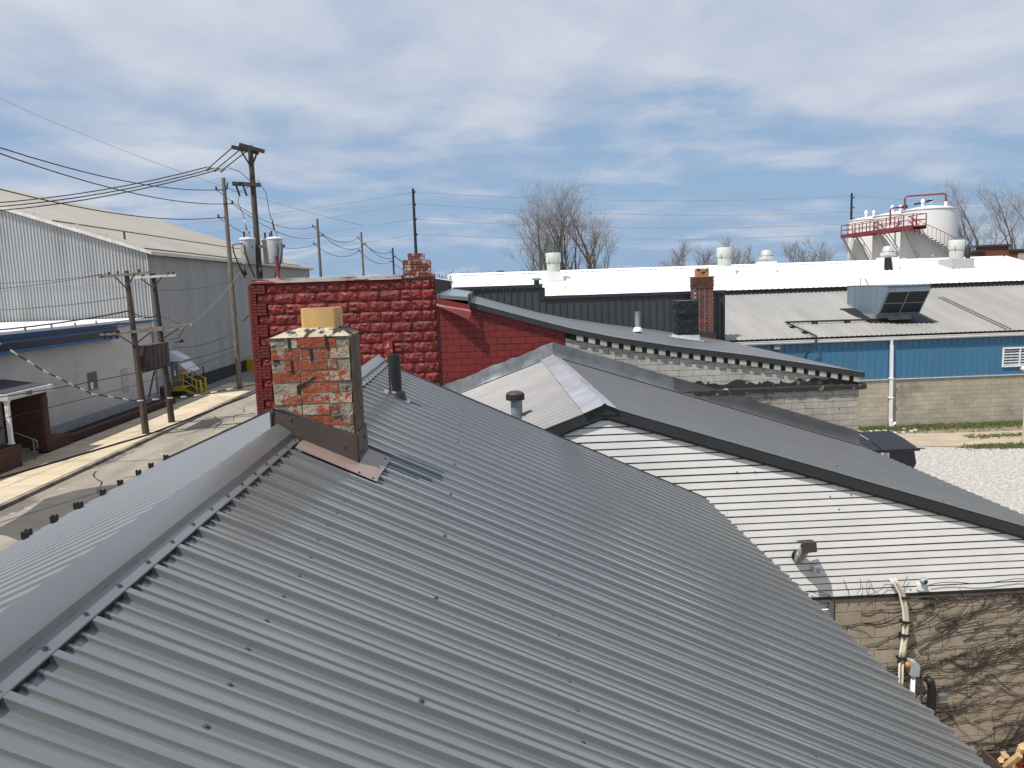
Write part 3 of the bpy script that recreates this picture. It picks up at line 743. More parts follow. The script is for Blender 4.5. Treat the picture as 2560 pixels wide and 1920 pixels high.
def make_b2_bits():
    # mushroom-capped vent on the bright slope
    T = thing('roof_vent', (.6, 13.89, 4.3), 'blue grey vent pipe with brown mushroom cap on bright corrugated slope', 'vent')
    MP = mat('bluegrey_pipe', (.24, .31, .34), (.17, .21, .23), rough=.5, metal=.3, scale=6)
    MBn = mat('brown_cap', (.055, .042, .038), (.035, .03, .028), rough=.5, scale=5)
    b = MB(); b.lathe((.58, 13.89, 4.25), [(.105, 0), (.105, .46)], 20); b.build('pipe', MP, T, True, 40)
    b = MB(); b.lathe((.58, 13.89, 4.28), [(.17, 0), (.13, .08), (.112, .1)], 20); b.build('boot', M_RUBBER, T, True)
    b = MB(); pr = [(.10, 0), (.12, .015)]
    for k in range(4): pr += [(.172, .03+k*.027), (.172, .045+k*.027), (.155, .05+k*.027)]
    pr += [(.165, .14), (.14, .165), (.09, .185), (.02, .195)]
    b.lathe((.56, 13.89, 4.69), pr, 24); b.build('cap', MBn, T, True, 35)
    # exhaust stub through the white boards
    T = thing('exhaust_stub', (5.06, 12.1, 2.25), 'short galvanised exhaust pipe with rusty rain cap sticking out of the white boards', 'exhaust pipe')
    ax = V((.10, -.62, .78)).normalized(); p0 = V((5.08, 12.10, 2.14))
    b = MB(); b.tube([p0, p0+ax*.36], .082, 18); b.tube([p0+ax*.16, p0+ax*.175], .088, 18); b.tube([p0+ax*.33, p0+ax*.36], .087, 18); b.build('pipe', M_GALV, T, True, 40)
    b = MB(); b.lathe((5.08, 12.10, 2.20), [(.11, 0), (.11, .02), (.085, .035)], 18, axis=(0, -1, 0)); b.build('collar', M_RUBBER, T)
    c = p0+ax*.43
    b = MB(); e1 = V((1, .1, 0)).normalized(); e2 = ax.cross(e1).normalized()
    b.prism([c-e1*.13-e2*.12-ax*.05, c+e1*.13-e2*.12-ax*.05, c+e1*.13+ax*.05, c-e1*.13+ax*.05], ax*.006); b.prism([c-e1*.13+e2*.12-ax*.05, c+e1*.13+e2*.12-ax*.05, c+e1*.13+ax*.05, c-e1*.13+ax*.05], ax*.006); b.build('rain_cap', mat('rusty_plate', (.05, .033, .027), (.03, .024, .022), rough=.7, scale=8), T, fixn=True)
    b = MB()
    for dx in (-.05, .06): b.bar(p0+ax*.34+V((dx, 0, .05)), c+V((dx, 0, 0)), .008)
    b.build('stay', M_SCREW, T)
    # small white wall light below it
    T = thing('wall_light', (5.37, 12.1, 1.97), 'small white box lamp on the white boards below the exhaust', 'wall lamp')
    b = MB(); b.box(5.31, 5.43, 11.97, 12.07, 1.92, 2.03); b.build('housing', M_WHITE, T)
    b = MB(); b.box(5.335, 5.405, 11.962, 11.97, 1.935, 2.015); b.build('lens', mat('lamp_glass', (.5, .52, .52), rough=.15), T)
    b = MB(); b.bar((5.37, 12.08, 1.97), (5.37, 12.1, 2.0), .05); b.build('bracket', M_GALVD, T)
    # dome camera
    T = thing('security_camera', (7.14, 12.1, 1.6), 'small round security camera on a white bracket above the vines', 'camera')
    b = MB(); b.lathe((7.15, 11.98, 1.65), [(.02, 0), (.055, .02), (.065, .06), (.055, .10), (.02, .115)], 16); b.build('ball', mat('camera_grey', (.35, .4, .42), (.25, .3, .32), rough=.3), T, True)
    b = MB(); b.box(7.10, 7.24, 11.99, 12.10, 1.53, 1.63); b.build('bracket', M_WHITE, T)
    b = MB(); b.lathe((7.15, 11.925, 1.71), [(.03, 0), (.03, .01)], 12, axis=(0, -1, 0)); b.build('lens', M_BLACK, T)
    # conduit bundle with black straps
    T = thing('conduit_bundle', (6.9, 12.05, -.9), 'cream cable bundle curving down the vine covered wall, tied with black straps', 'conduit')
    pts = [(6.66, 12.02, 1.76), (6.72, 12.0, 1.68), (6.81, 12.0, 1.52), (6.88, 12.0, 1.25), (6.91, 12.0, 1.03), (6.90, 12.0, .77), (6.87, 12.0, .5), (6.85, 12.0, .34)]
    MCn = mat('cream_conduit', (.62, .53, .37), (.52, .44, .30), rough=.5, scale=4)
    b = MB(); b.tube(pts, .032, 10); b.build('cable', MCn, T, True)
    b = MB(); b.tube([(x-.045, y+.02, z-.01) for x, y, z in pts], .022, 8); b.build('cable', M_WHITE, T, True)
    b = MB(); b.tube([(6.85, 12.0, .34), (6.80, 12.0, .25), (6.80, 12.0, -.1), (6.83, 12.0, -.4), (6.84, 12.0, -1.2)], .018, 8); b.build('cable', M_WHITE, T, True)
    b = MB(); b.tube([(6.85, 12.0, .34), (6.86, 12.0, 0), (6.83, 12.0, -.5), (6.84, 12.0, -1.3)], .02, 8); b.build('cable', MCn, T, True)
    b = MB()
    for x, z in ((6.86, 1.43), (6.885, 1.0), (6.88, .77), (6.84, .36)): b.box(x-.07, x+.055, 11.955, 12.08, z-.018, z+.018)
    b.build('strap', M_BLACK, T)
    # meter head on a white conduit and the black flue with its wall bracket
    T = thing('meter_riser', (7.0, 12, -1.8), 'white conduit with grey service head against the vine wall', 'conduit')
    b = MB(); b.tube([(7.0, 11.93, -1.7), (7.0, 11.93, .12)], .035, 12); b.build('conduit', M_WHITE, T, True)
    b = MB(); b.prism([(6.93, 11.87, .10), (7.07, 11.87, .08), (7.08, 11.87, .28), (7.02, 11.87, .34), (6.92, 11.87, .36)], (0, .14, 0)); b.build('service_head', mat('head_grey', (.42, .44, .43), rough=.45), T, fixn=True)
    b = MB(); b.lathe((6.90, 11.93, .26), [(.045, -.03), (.045, .04), (.03, .06)], 10); b.build('sensor', mat('orange_cap', (.55, .26, .05), rough=.5), T, True)
    b = MB(); b.tube([(7.08, 11.93, .12), (7.14, 11.93, .08), (7.15, 11.93, -.3), (7.15, 11.93, -1.2)], .012, 6); b.build('cable', mat('rust_cable', (.12, .04, .025), rough=.7), T, True)
    T = thing('black_flue', (7.3, 11.95, -1.8), 'thick black elbow pipe on a grey wall bracket among the vines', 'pipe')
    b = MB(); b.tube([(7.31, 11.90, -1.8), (7.31, 11.90, -.15), (7.28, 11.90, -.03), (7.22, 11.88, .03)], .068, 14); b.build('pipe', M_BLACK, T, True)
    b = MB(); b.bar((6.95, 11.99, -.37), (7.62, 11.99, -.37), .09, .10); b.build('bracket', M_GALVD, T)
    b = MB(); b.tube([(7.31, 11.90, -.45), (7.31, 11.90, -.38)], .075, 14); b.build('band', M_RUBBER, T)
    # box of split firewood at the foot of the wall
    T = thing('firewood_crate', (8.7, 11.8, -1.75), 'dark crate of split logs and offcuts at the foot of the vine wall', 'crate')
    b = MB()
    for a in ((8.30, 8.34, 11.35, 12.0), (9.4, 9.44, 11.35, 12.0)): b.box(*a, -1.85, -1.38)
    b.box(8.34, 9.4, 11.96, 12.0, -1.85, -1.42); b.box(8.34, 9.4, 11.35, 11.39, -1.85, -1.55); b.box(8.34, 9.4, 11.39, 11.96, -1.85, -1.8); b.build('crate', mat('dark_crate', (.06, .045, .035), rough=.9), T)
    MLg = mat('split_wood', (.50, .34, .18), (.36, .23, .12), rough=.85, scale=7, rnd=.25, bump=.4)
    r = random.Random(4)
    for k in range(14):
        x = 8.42+r.random()*.85; y = 11.5+r.random()*.38; z = -1.7+.05*(k % 6); a = r.uniform(-.5, .5); tl = r.uniform(.2, 1.2)
        d = V((sin(a)*cos(tl), -.3*cos(tl), sin(tl))).normalized()
        b = MB(); p = V((x, y, z)); b.tube([p, p+d*r.uniform(.28, .42)], r.uniform(.05, .085), r.choice((4, 5))); tag(b.build('firewood_log', MLg, None), 'pale split log lying in the dark crate below the vines', 'log', 'logs in the crate')
    b = MB(); b.lathe((8.62, 11.55, -1.36), [(.05, -.02), (.07, .02), (.04, .06)], 7); tag(b.build('red_cloth', mat('red_rag', (.6, .05, .05), rough=.7), None), 'small crumpled red rag on the firewood', 'rag')
make_b2_bits()

def make_vines():
    """leafless creeper: stems sweep up to the right across the tan blocks"""
    r = random.Random(21); b = MB()
    def stem(x, z, a, ln, rad, depth):
        pts = [(x, 12.114-rad, z)]; n = max(3, int(ln/.11)); tgt = a
        for i in range(n):
            a += r.uniform(-.22, .22)+(tgt-a)*.3
            x += .11*cos(a); z += .11*sin(a)
            if z > 1.36: a = -abs(a)*.3; z = 1.36-r.random()*.03
            if x > 10.1 or x < 5.76 or z < -1.85: break
            pts.append((x, 12.114-rad-r.random()*.012, z))
            if r.random() < .16:      # short thorny spurs
                sa = a+r.choice((-1, 1))*r.uniform(.7, 1.5); l = r.uniform(.03, .10)
                b.tube([(x, 12.095, z), (x+l*cos(sa), 12.085-r.random()*.03, z+l*sin(sa))], [rad*.7, rad*.4], 3, False)
            if depth < 2 and r.random() < .10: stem(x, z, a+r.choice((-1, 1))*r.uniform(.25, .7), ln*r.uniform(.3, .7), rad*.7, depth+1)
        if len(pts) > 1: b.tube(pts, [rad*(1-.55*i/len(pts)) for i in range(len(pts))], 4, False)
    for k in range(90): stem(5.80+(k % 10)*.42+r.random()*.4, -1.8+(k//10)*.35+r.random()*.5, r.uniform(.02, .52), r.uniform(.9, 2.6), r.uniform(.0050, .0085), 0)
    for k in range(3): stem(8.3+r.random()*1.2, -1.85, r.uniform(.4, 1.4), r.uniform(1.5, 3.0), r.uniform(.006, .009), 0)
    # a few runners up onto the white boards
    for k in range(9):
        x, z = 5.55+r.random()*1.5, 1.42; pts = [(x, 12.07, z)]; a = r.uniform(.3, 2.6)
        for i in range(7):
            a += r.uniform(-.5, .5); x += .075*cos(a); z += abs(.05*sin(a)); pts.append((x, 12.065, min(z, 1.82)))
        b.tube(pts, .0045, 4, False)
    b.tube([(7.3+.25*i, 12.07, 1.60+.03*sin(i*1.3)) for i in range(12)], .006, 4, False)
    tag(b.build('climbing_vine', mat('vine_bark', (.034, .020, .017), (.020, .012, .011), rough=.9, scale=12), None), 'tangle of leafless dark vine stems spread over the tan wall', 'vine', kind='stuff')
make_vines()
# ------------------------------------------------------------------ third building: red rock-faced front, block side, low grey roof
P3 = [(-.35, 6.38), (1.02, 5.97), (2.34, 5.58), (3.61, 5.28), (5.22, 4.98), (7.4, 4.64), (9.0, 4.35), (10.5, 4.07)]
def z3(x):
    for (a, za), (b, zb) in zip(P3, P3[1:]):
        if x <= b: return za+(zb-za)*(x-a)/(b-a)
    return P3[-1][1]
YW = 20.9
M_REDR = mat('red_rockface', (.182, .0140, .0115), (.12, .0095, .0085), rough=.62, scale=3, bump=.55, bscale=26, rnd=.08,
             chips=(((.055, .007, .007), 1.3, .58, .12), ((.46, .42, .36), 6.5, .668, .012), ((.42, .38, .32), 17, .70, .012)))
M_REDS = mat('red_painted_block', (.172, .0130, .0112), (.14, .011, .010), rough=.6, scale=2, bump=.15, bscale=40, rnd=.07, chips=(((.075, .008, .008), .9, .6, .12),))
M_CMU = mat('grey_block', (.43, .415, .375), (.34, .325, .29), rough=.92, scale=3, bump=.3, bscale=45, rnd=.06, chips=(((.20, .19, .17), 1.7, .62, .1), ((.07, .065, .06), 2.6, .70, .02)))
M_JOINT = mat('dark_joint', (.035, .030, .028), rough=.95)
def make_b3():
    T = thing('red_block_building', (2, 26, 0), 'building with red painted rock faced block front and low grey sloping roof', 'building')
    b = MB(); b.box(-6.14, -1.19, YW+.05, 32.7, 0, 7.02); b.build('front_block', M_JOINT, T)
    b = MB(); poly = [(-1.19, 0), (10.38, 0)]+[(x, z-.12) for x, z in P3[::-1] if -1 < x < 10.4]+[(-.35, z3(-.35)-.12), (-1.19, 6.45)]
    b.prism([(x, YW+.045, z) for x, z in poly], (0, 32.7-YW, 0)); b.build('wall', M_JOINT, T, fixn=True)
    b = MB(); b.box(-6.14, -1.19, YW+.1, 32.7, 7.02, 7.06); b.build('flat_roof', M_ROOF2, T)
    rocks = [rock_mesh('stone_block', M_REDR, i) for i in range(10)]
    # rock-faced courses
    row = 0; z = 3.36; bh = .283; bw = .56
    while z < 6.95:
        zt = min(z+bh, 7.03); x = -5.78-(bw/2 if row % 2 else 0)+(.0 if row % 2 else .0)
        while x < -1.21:
            a, e = max(x, -5.95 if row % 2 else -5.70), min(x+bw, -1.20)
            if e-a > .06: inst('stone_block', random.choice(rocks), T, ((a+e)/2, YW+.035, (z+zt)/2), scale=(e-a-.012, .070, zt-z-.014))
            x += bw
        z += bh; row += 1
    # brick quoin at the street corner
    MQ = mat('red_painted_brick', (.142, .0112, .0098), (.095, .0082, .0077), rough=.65, scale=5, bump=.4, bscale=30, rnd=.1, chips=(((.03, .02, .018), 7, .66, .02), ((.42, .38, .33), 9, .72, .015)))
    bm = rough_brick_mesh('brick', MQ, 3); z = 3.36; i = 0
    while z < 6.98:
        edge = -5.95 if int((z-3.36)/bh) % 2 else -5.70
        x = -6.16; first = True
        while x < edge-.03:
            e = min(edge, x+(.11 if (first and i % 2) else .22)); first = False
            if edge-e < .04: e = edge
            inst('brick', bm, T, ((x+e)/2, YW+.02, z+.04), scale=(e-x-.012, .10, .070)); x = e
        for yy in (YW+.10, YW+.34): inst('brick', bm, T, (-6.11, yy+.06, z+.04), scale=(.10, .21, .070))
        z += .0810; i += 1
    # peeling coping boards
    MK = mat('peeling_coping', (.40, .37, .335), (.22, .19, .17), rough=.8, scale=2.4, bump=.4, stretch=(.5, 1, 3), chips=(((.27, .025, .022), 1.5, .50, .05, (.45, 1, 2)), ((.035, .026, .023), 3, .57, .04, (.4, 1, 3))))
    x = -6.05
    for e in (-4.6, -3.3, -2.08):
        b = MB(); b.prism([(x, YW-.05, 7.04), (x, YW+.35, 7.06), (x, YW+.35, 7.165), (x, YW-.03, 7.145+random.uniform(-.01, .012))], (e-x-.006, 0, 0)); b.build('coping', MK, T, fixn=True); x = e
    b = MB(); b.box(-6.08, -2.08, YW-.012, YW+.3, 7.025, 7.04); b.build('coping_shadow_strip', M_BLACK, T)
    # smooth red blocks, then bare blocks
    blk = bevbox_mesh('block', M_REDS, .02); cmu = bevbox_mesh('block', M_CMU, .02)
    def roofline(x):
        for (a, za), (c, zc) in zip(P3, P3[1:]):
            if x <= c or c == P3[-1][0]:
                k = (zc-za)/(c-a); return [(-k, 1, za-k*a-.30)]
    def rl_red(x): return roofline(max(x, -.3))
    lay_blocks(T, 'block', [blk], -1.17, 2.26, 3.42, 6.3, YW, .39, .178, .010, .07, M_REDS, rl_red)
    # sloping top course of the red part
    x = -.3
    while x < 2.2:
        e = min(x+.39, 2.26); m = (x+e)/2
        b = MB(); b.prism([(x+.006, YW-.008, z3(x)-.292), (e-.006, YW-.008, z3(e)-.292), (e-.006, YW-.008, z3(e)-.155), (x+.006, YW-.008, z3(x)-.155)], (0, .07, 0)); b.build('block', M_REDS, T, fixn=True); x = e
    def cmu_clip(x): return roofline(x)+[(-K2R, -1, -(Z2+K2R*X2+.10))]
    lay_blocks(T, 'block', [cmu], 2.26, 10.40, 3.77, 5.5, YW, .39, .178, .010, .07, M_CMU, cmu_clip)
    M_CMUB = mat('weathered_block', (.42, .39, .335), (.31, .285, .24), rough=.92, scale=3, bump=.35, bscale=45, rnd=.08, chips=(((.14, .125, .105), 1.5, .58, .12), ((.05, .045, .04), 4.5, .66, .02)))
    cmb = bevbox_mesh('block', M_CMUB, .02)
    lay_blocks(T, 'block', [cmb], 6.0, 10.40, 2.2, 3.60, YW, .39, .178, .010, .07, M_CMUB, [(-K2R, -1, -(Z2+K2R*X2+.10))])
    side = MB(); side.box(10.40, 10.43, YW, 32.6, 0, 4.0); side.build('side_wall', M_CMUB, T)
    # tarred ledge with a ragged coat above
    MTar = mat('tarred_ledge', (.030, .027, .026), (.018, .017, .016), rough=.75, scale=5, bump=.7, bscale=14, chips=(((.30, .265, .24), 4.2, .63, .03),))
    b = MB(); n = 40; r = random.Random(9)
    for i in range(n+1):
        x = 4.7+(10.6-4.7)*i/n; yy = 20.815+r.uniform(-.012, .012)
        b.v += [(x, YW+.02, 3.59), (x, yy, 3.60+r.uniform(-.012, .01)), (x, yy, 3.715+r.uniform(-.012, .012)), (x, YW+.02, 3.765)]
    for i in range(n):
        for k in range(3): b.f.append((i*4+k, i*4+4+k, i*4+5+k, i*4+1+k))
    b.f += [(0, 1, 2, 3), (n*4+3, n*4+2, n*4+1, n*4)]
    b.build('ledge', MTar, T, fixn=True)
    b = MB(); x = 4.9; lo = []; hi = []; DR = [(r.uniform(5, 10.3), r.uniform(.03, .2)) for _ in range(26)]
    while x < 10.38:
        lo.append((x, 3.755)); hi.append((x, 3.85+.045*sin(x*2.1)+.03*sin(x*5.3+1)+.025*sin(x*13.1)+.02*r.random()+max((.10*math.exp(-((x-c_)/w_)**2) for c_, w_ in DR)))); x += .022
    for i in range(len(lo)-1):
        b.add([(lo[i][0], YW-.009, lo[i][1]), (lo[i+1][0], YW-.009, lo[i+1][1]), (hi[i+1][0], YW-.009, hi[i+1][1]), (hi[i][0], YW-.009, hi[i][1])], [(0, 1, 2, 3)])
    b.build('tar_coat', MTar, T)
    # rafter tails and infill along the eave of the block part
    x = 2.42
    while x < 10.3:
        for (w, y, m, nm, g) in ((.135, YW-.03, M_BLACK, 'rafter_tail', 0), (.185, YW-.088, M_CMU, 'infill_block', .135)):
            a, e = x+g+.003, x+g+w-.003; e = min(e, 10.38)
            if e <= a: continue
            q = MB(); q.prism([(a, y, z3(a)-.292), (e, y, z3(e)-.292), (e, y, z3(e)-.15), (a, y, z3(a)-.15)], (0, .12, 0)); q.build(nm, m, T, fixn=True)
        x += .32
    # low roof sheet and its fascia
    b = MB(); n = len(P3)
    yb = 32.74
    for (x, z) in P3: b.v += [(x, 20.825, z), (x, yb, z+.03*(1 if x < 9 else .5)), (x, 20.825, z-.09), (x, yb, z-.09)]
    for i in range(n-1):
        a, c = i*4, i*4+4; b.f += [(a, c, c+1, a+1), (a+2, a+3, c+3, c+2)]
    b.f += [(0, 1, 3, 2), (n*4-4, n*4-2, n*4-1, n*4-3)]
    b.build('roof', mat('grey_sheet_roof', (.125, .13, .133), (.105, .11, .114), rough=.5, scale=.5, stretch=(.6, 2, 1)), T, fixn=True)
    f = MB()
    for (xa, za), (xb, zb) in zip(P3, P3[1:]): f.prism([(xa, 20.79, za-.145), (xb, 20.79, zb-.145), (xb, 20.79, zb+.006), (xa, 20.79, za+.006)], (0, .035, 0))
    f.box(10.5, 10.53, 20.79, yb, 3.92, 4.076); f.build('fascia', M_DARK, T, fixn=True)
    f = MB()
    for (xa, za), (xb, zb) in zip(P3, P3[1:]): f.prism([(xa, 20.783, za+.008), (xb, 20.783, zb+.008), (xb, 20.783, zb+.02), (xa, 20.783, za+.02)], (0, .06, 0))
    f.build('drip_edge', mat('bright_drip', (.42, .45, .46), rough=.4, metal=.2), T, fixn=True)
    # grey cap and torn red gutter beside the rock-faced part
    b = MB(); b.prism([(-1.19, 20.95, 6.50), (-.28, 20.75, 6.40), (-.28, 32.7, 6.46), (-1.19, 32.7, 6.62)], (0, 0, .10)); b.build('roof_cap', M_ROOF2, T, fixn=True)
    b = MB(); b.box(-.33, -.27, 20.66, 32.7, 6.30, 6.58); b.build('cap_upstand', M_DARK, T)
    MRm = mat('red_tin', (.16, .014, .013), (.12, .011, .011), rough=.5, scale=3)
    b = MB()
    b.prism([(-1.17, 20.82, 6.36), (-.30, 20.60, 6.14), (-.30, 20.60, 6.30), (-1.17, 20.82, 6.50)], (0, .04, 0)); b.build('gutter', MRm, T, fixn=True)
    b = MB(); b.prism([(-1.19, 20.80, 6.30), (-.34, 20.52, 5.92), (-.26, 20.55, 6.12), (-.33, 20.62, 6.2), (-1.19, 20.84, 6.36)], (.0, .02, .012)); b.build('torn_gutter_flap', MRm, T, fixn=True)
    b = MB(); b.bar((-1.185, YW-.035, 3.4), (-1.185, YW-.035, 7.0), .022); b.build('corner_gap', M_BLACK, T)
    # red painted meter panel on the rock front
    b = MB(); b.box(-2.62, -2.42, YW-.05, YW+.02, 4.85, 5.42); b.build('panel_cover', mat('chipped_panel', (.24, .022, .02), rough=.5, scale=4, chips=(((.46, .40, .34), 9, .60, .03),)), T)
    # red mast on the corner
    b = MB(); b.lathe((-5.62, 22.0, 7.05), [(.20, 0), (.16, .06), (.07, .16), (.05, .19), (.05, .75)], 12); b.build('mast', MRm, T, True, 40)
    return T
B3 = make_b3()

def make_b3_things():
    # stub of a chimney on the red front
    T = thing('red_chimney_stub', (-1.7, 21.1, 7.05), 'short peeling red and white brick chimney stub on the red block front', 'chimney')
    m = mat('peeled_brick', (.22, .04, .03), (.14, .03, .025), rough=.85, scale=5, bump=.6, bscale=25, rnd=.25, chips=(((.40, .36, .29), 4.5, .53, .04), ((.03, .025, .022), 4.1, .60, .03)))
    bm = rough_brick_mesh('brick', m, 5); core = mat('stub_core', (.10, .08, .065), rough=.95, scale=8)
    brick_stack(T, bm, -2.08, -1.22, 20.88, 21.4, 7.06, 7.16, .22, .09, .014, core)
    brick_stack(T, bm, -2.05, -1.31, 20.9, 21.36, 7.16, 7.50, .22, .085, .014, core)
    b = MB(); b.box(-2.05, -1.33, 20.9, 21.36, 7.50, 7.535); b.build('mortar_cap', mat('cap_mortar', (.47, .43, .35), (.1, .09, .08), rough=.95, scale=6), T)
    brick_stack(T, bm, -1.91, -1.47, 20.95, 21.3, 7.535, 7.71, .22, .088, .014, core)
    # tall brick chimney by the dark parapet
    T = thing('tall_brick_chimney', (9.26, 32.4, 4.4), 'tall dark red brick chimney with pale joints and orange clay flue', 'chimney')
    m = mat('sooty_brick', (.135, .040, .026), (.085, .028, .021), rough=.85, scale=5, bump=.4, bscale=25, rnd=.3, chips=(((.025, .021, .02), 1.1, .60, .08),))
    bm = rough_brick_mesh('brick', m, 6)
    brick_stack(T, bm, 8.86, 9.70, 32.0, 32.55, 4.4, 6.84, .222, .083, .018, mat('pale_mortar', (.42, .38, .31), (.27, .24, .19), rough=.95, scale=4), grow=lambda z: .03 if z > 6.35 else 0)
    b = MB(); b.box(8.82, 9.74, 31.96, 32.59, 6.83, 6.87); b.build('cap', mat('chim_cap', (.25, .21, .17), rough=.95), T)
    b = MB(); b.box(9.03, 9.52, 32.06, 32.5, 6.87, 7.19); b.build('flue', mat('orange_flue', (.48, .20, .055), (.38, .15, .045), rough=.7, scale=5, chips=(((.02, .018, .016), 3.3, .57, .03),)), T)
    b = MB(); b.box(9.08, 9.47, 32.11, 32.45, 7.19, 7.192); b.build('flue_opening', M_BLACK, T)
    b = MB(); b.prism([(8.75, 31.95, 4.36), (9.8, 31.95, 4.18), (9.8, 31.95, 4.52), (8.75, 31.95, 4.62)], (0, .03, 0)); b.build('base_flashing', M_DARK, T, fixn=True)
    b = MB(); b.prism([(8.6, 31.72, z3(8.6)+.025), (10.0, 31.72, z3(10.0)+.025), (10.0, 31.95, z3(10.0)+.035), (8.6, 31.95, z3(8.6)+.035)], (0, 0, .006)); b.build('copper_apron', mat('copper_apron', (.42, .25, .19), rough=.45, metal=.3), T, fixn=True)
    # chimney wrapped in black plastic
    T = thing('wrapped_chimney', (7.0, 26.6, 4.7), 'square chimney wrapped in shiny black plastic on a white curb', 'chimney')
    b = MB(); r = random.Random(2); x0, x1, y0, y1 = 6.72, 7.44, 26.3, 26.9; nx = 7; rows = 12
    per = [(x0+(x1-x0)*i/nx, y0) for i in range(nx)]+[(x1, y0+(y1-y0)*i/nx) for i in range(nx)]+[(x1-(x1-x0)*i/nx, y1) for i in range(nx)]+[(x0, y1-(y1-y0)*i/nx) for i in range(nx)]
    n = len(per); c = V(((x0+x1)/2, (y0+y1)/2))
    for k in range(rows+1):
        z = 4.74+(6.05-4.74)*k/rows; g = .02 if 5.55 < z < 5.68 else 0
        for p in per:
            d = (V(p)-c).normalized(); o = r.uniform(-.018, .018)+g; b.v.append((p[0]+d.x*o, p[1]+d.y*o, z))
    for k in range(rows):
        for j in range(n): b.f.append((k*n+j, k*n+(j+1) % n, (k+1)*n+(j+1) % n, (k+1)*n+j))
    b.f.append(tuple(rows*n+j for j in range(n)))
    b.build('plastic_wrap', mat('black_plastic', (.012, .014, .019), rough=.28, scale=3, bump=.5, bscale=6), T)
    b = MB(); b.box(6.69, 7.47, 26.27, 26.93, 5.60, 5.635); b.build('strap', M_BLACK, T)
    b = MB(); b.prism([(6.6, 26.15, z3(6.6)+.03), (7.6, 26.15, z3(7.6)+.03), (7.6, 26.15, z3(7.6)+.06), (6.6, 26.15, z3(6.6)+.06)], (0, .9, 0)); b.build('flange', mat('light_flange', (.55, .57, .58), rough=.45), T, fixn=True)
    b = MB(); b.prism([(6.68, 26.26, z3(6.68)+.04), (7.48, 26.26, z3(7.48)+.04), (7.48, 26.26, 4.86), (6.68, 26.26, 4.88)], (0, .7, 0)); b.build('curb', mat('white_curb', (.6, .6, .58), (.4, .4, .39), rough=.6, scale=5), T, fixn=True)
    # small galvanised vent
    T = thing('small_roof_vent', (5.5, 27, 4.9), 'thin galvanised vent pipe with white skirt before the dark parapet', 'vent pipe')
    b = MB(); b.lathe((5.48, 27, 4.95), [(.095, .2), (.095, .72), (.105, .72), (.105, .75)], 16); b.build('pipe', M_GALV, T, True, 40)
    b = MB(); b.lathe((5.48, 27, 4.95), [(.17, .06), (.165, .13), (.10, .22)], 18); b.build('skirt', M_WHITE, T, True, 40)
    b = MB(); b.lathe((5.48, 27, 4.93), [(.13, 0), (.12, .08)], 14); b.build('boot', M_RUBBER, T)
make_b3_things()
# ------------------------------------------------------------------ dark metal parapet, blue building, white roof
def make_parapet():
    T = thing('metal_parapet_wall', (5, 32.85, 4), 'long dark grey parapet wall of upright metal panels with stepped top', 'wall')
    MPn = mat('charcoal_panel', (.052, .057, .060), (.044, .048, .051), rough=.48, scale=1.5, rnd=.06)
    w = .295
    def panel(h):
        b = MB(); b.box(0, w-.004, 0, .012, 0, h); b.box(.0, .024, -.035, .0, 0, h); return b.mesh('siding_panel', MPn)
    pa, pb = panel(3.35), panel(2.86); x = -1.1
    while x < 10.30:
        hi = x < 2.5
        inst('siding_panel', pa if hi else pb, T, (x, 32.80, 3.28)); x += w
    b = MB(); b.box(-1.1, 10.33, 32.815, 32.95, 3.2, 6.1); b.build('core', M_DARK, T)
    b = MB(); b.box(-1.1, 2.50, 32.815, 32.95, 6.1, 6.6); b.build('core', M_DARK, T)
    for a, c, z in ((-1.15, 2.62, 6.63), (2.62, 10.42, 6.135)):
        b = MB(); b.box(a, c, 32.73, 33.0, z, z+.13); b.build('coping', M_DARK, T)
    b = MB(); b.box(2.50, 2.62, 32.76, 32.97, 6.1, 6.63); b.build('step_trim', M_DARK, T)
    b = MB(); b.box(10.30, 10.42, 32.75, 33.0, 3.9, 6.13); b.build('corner_trim', M_DARK, T)
make_parapet()

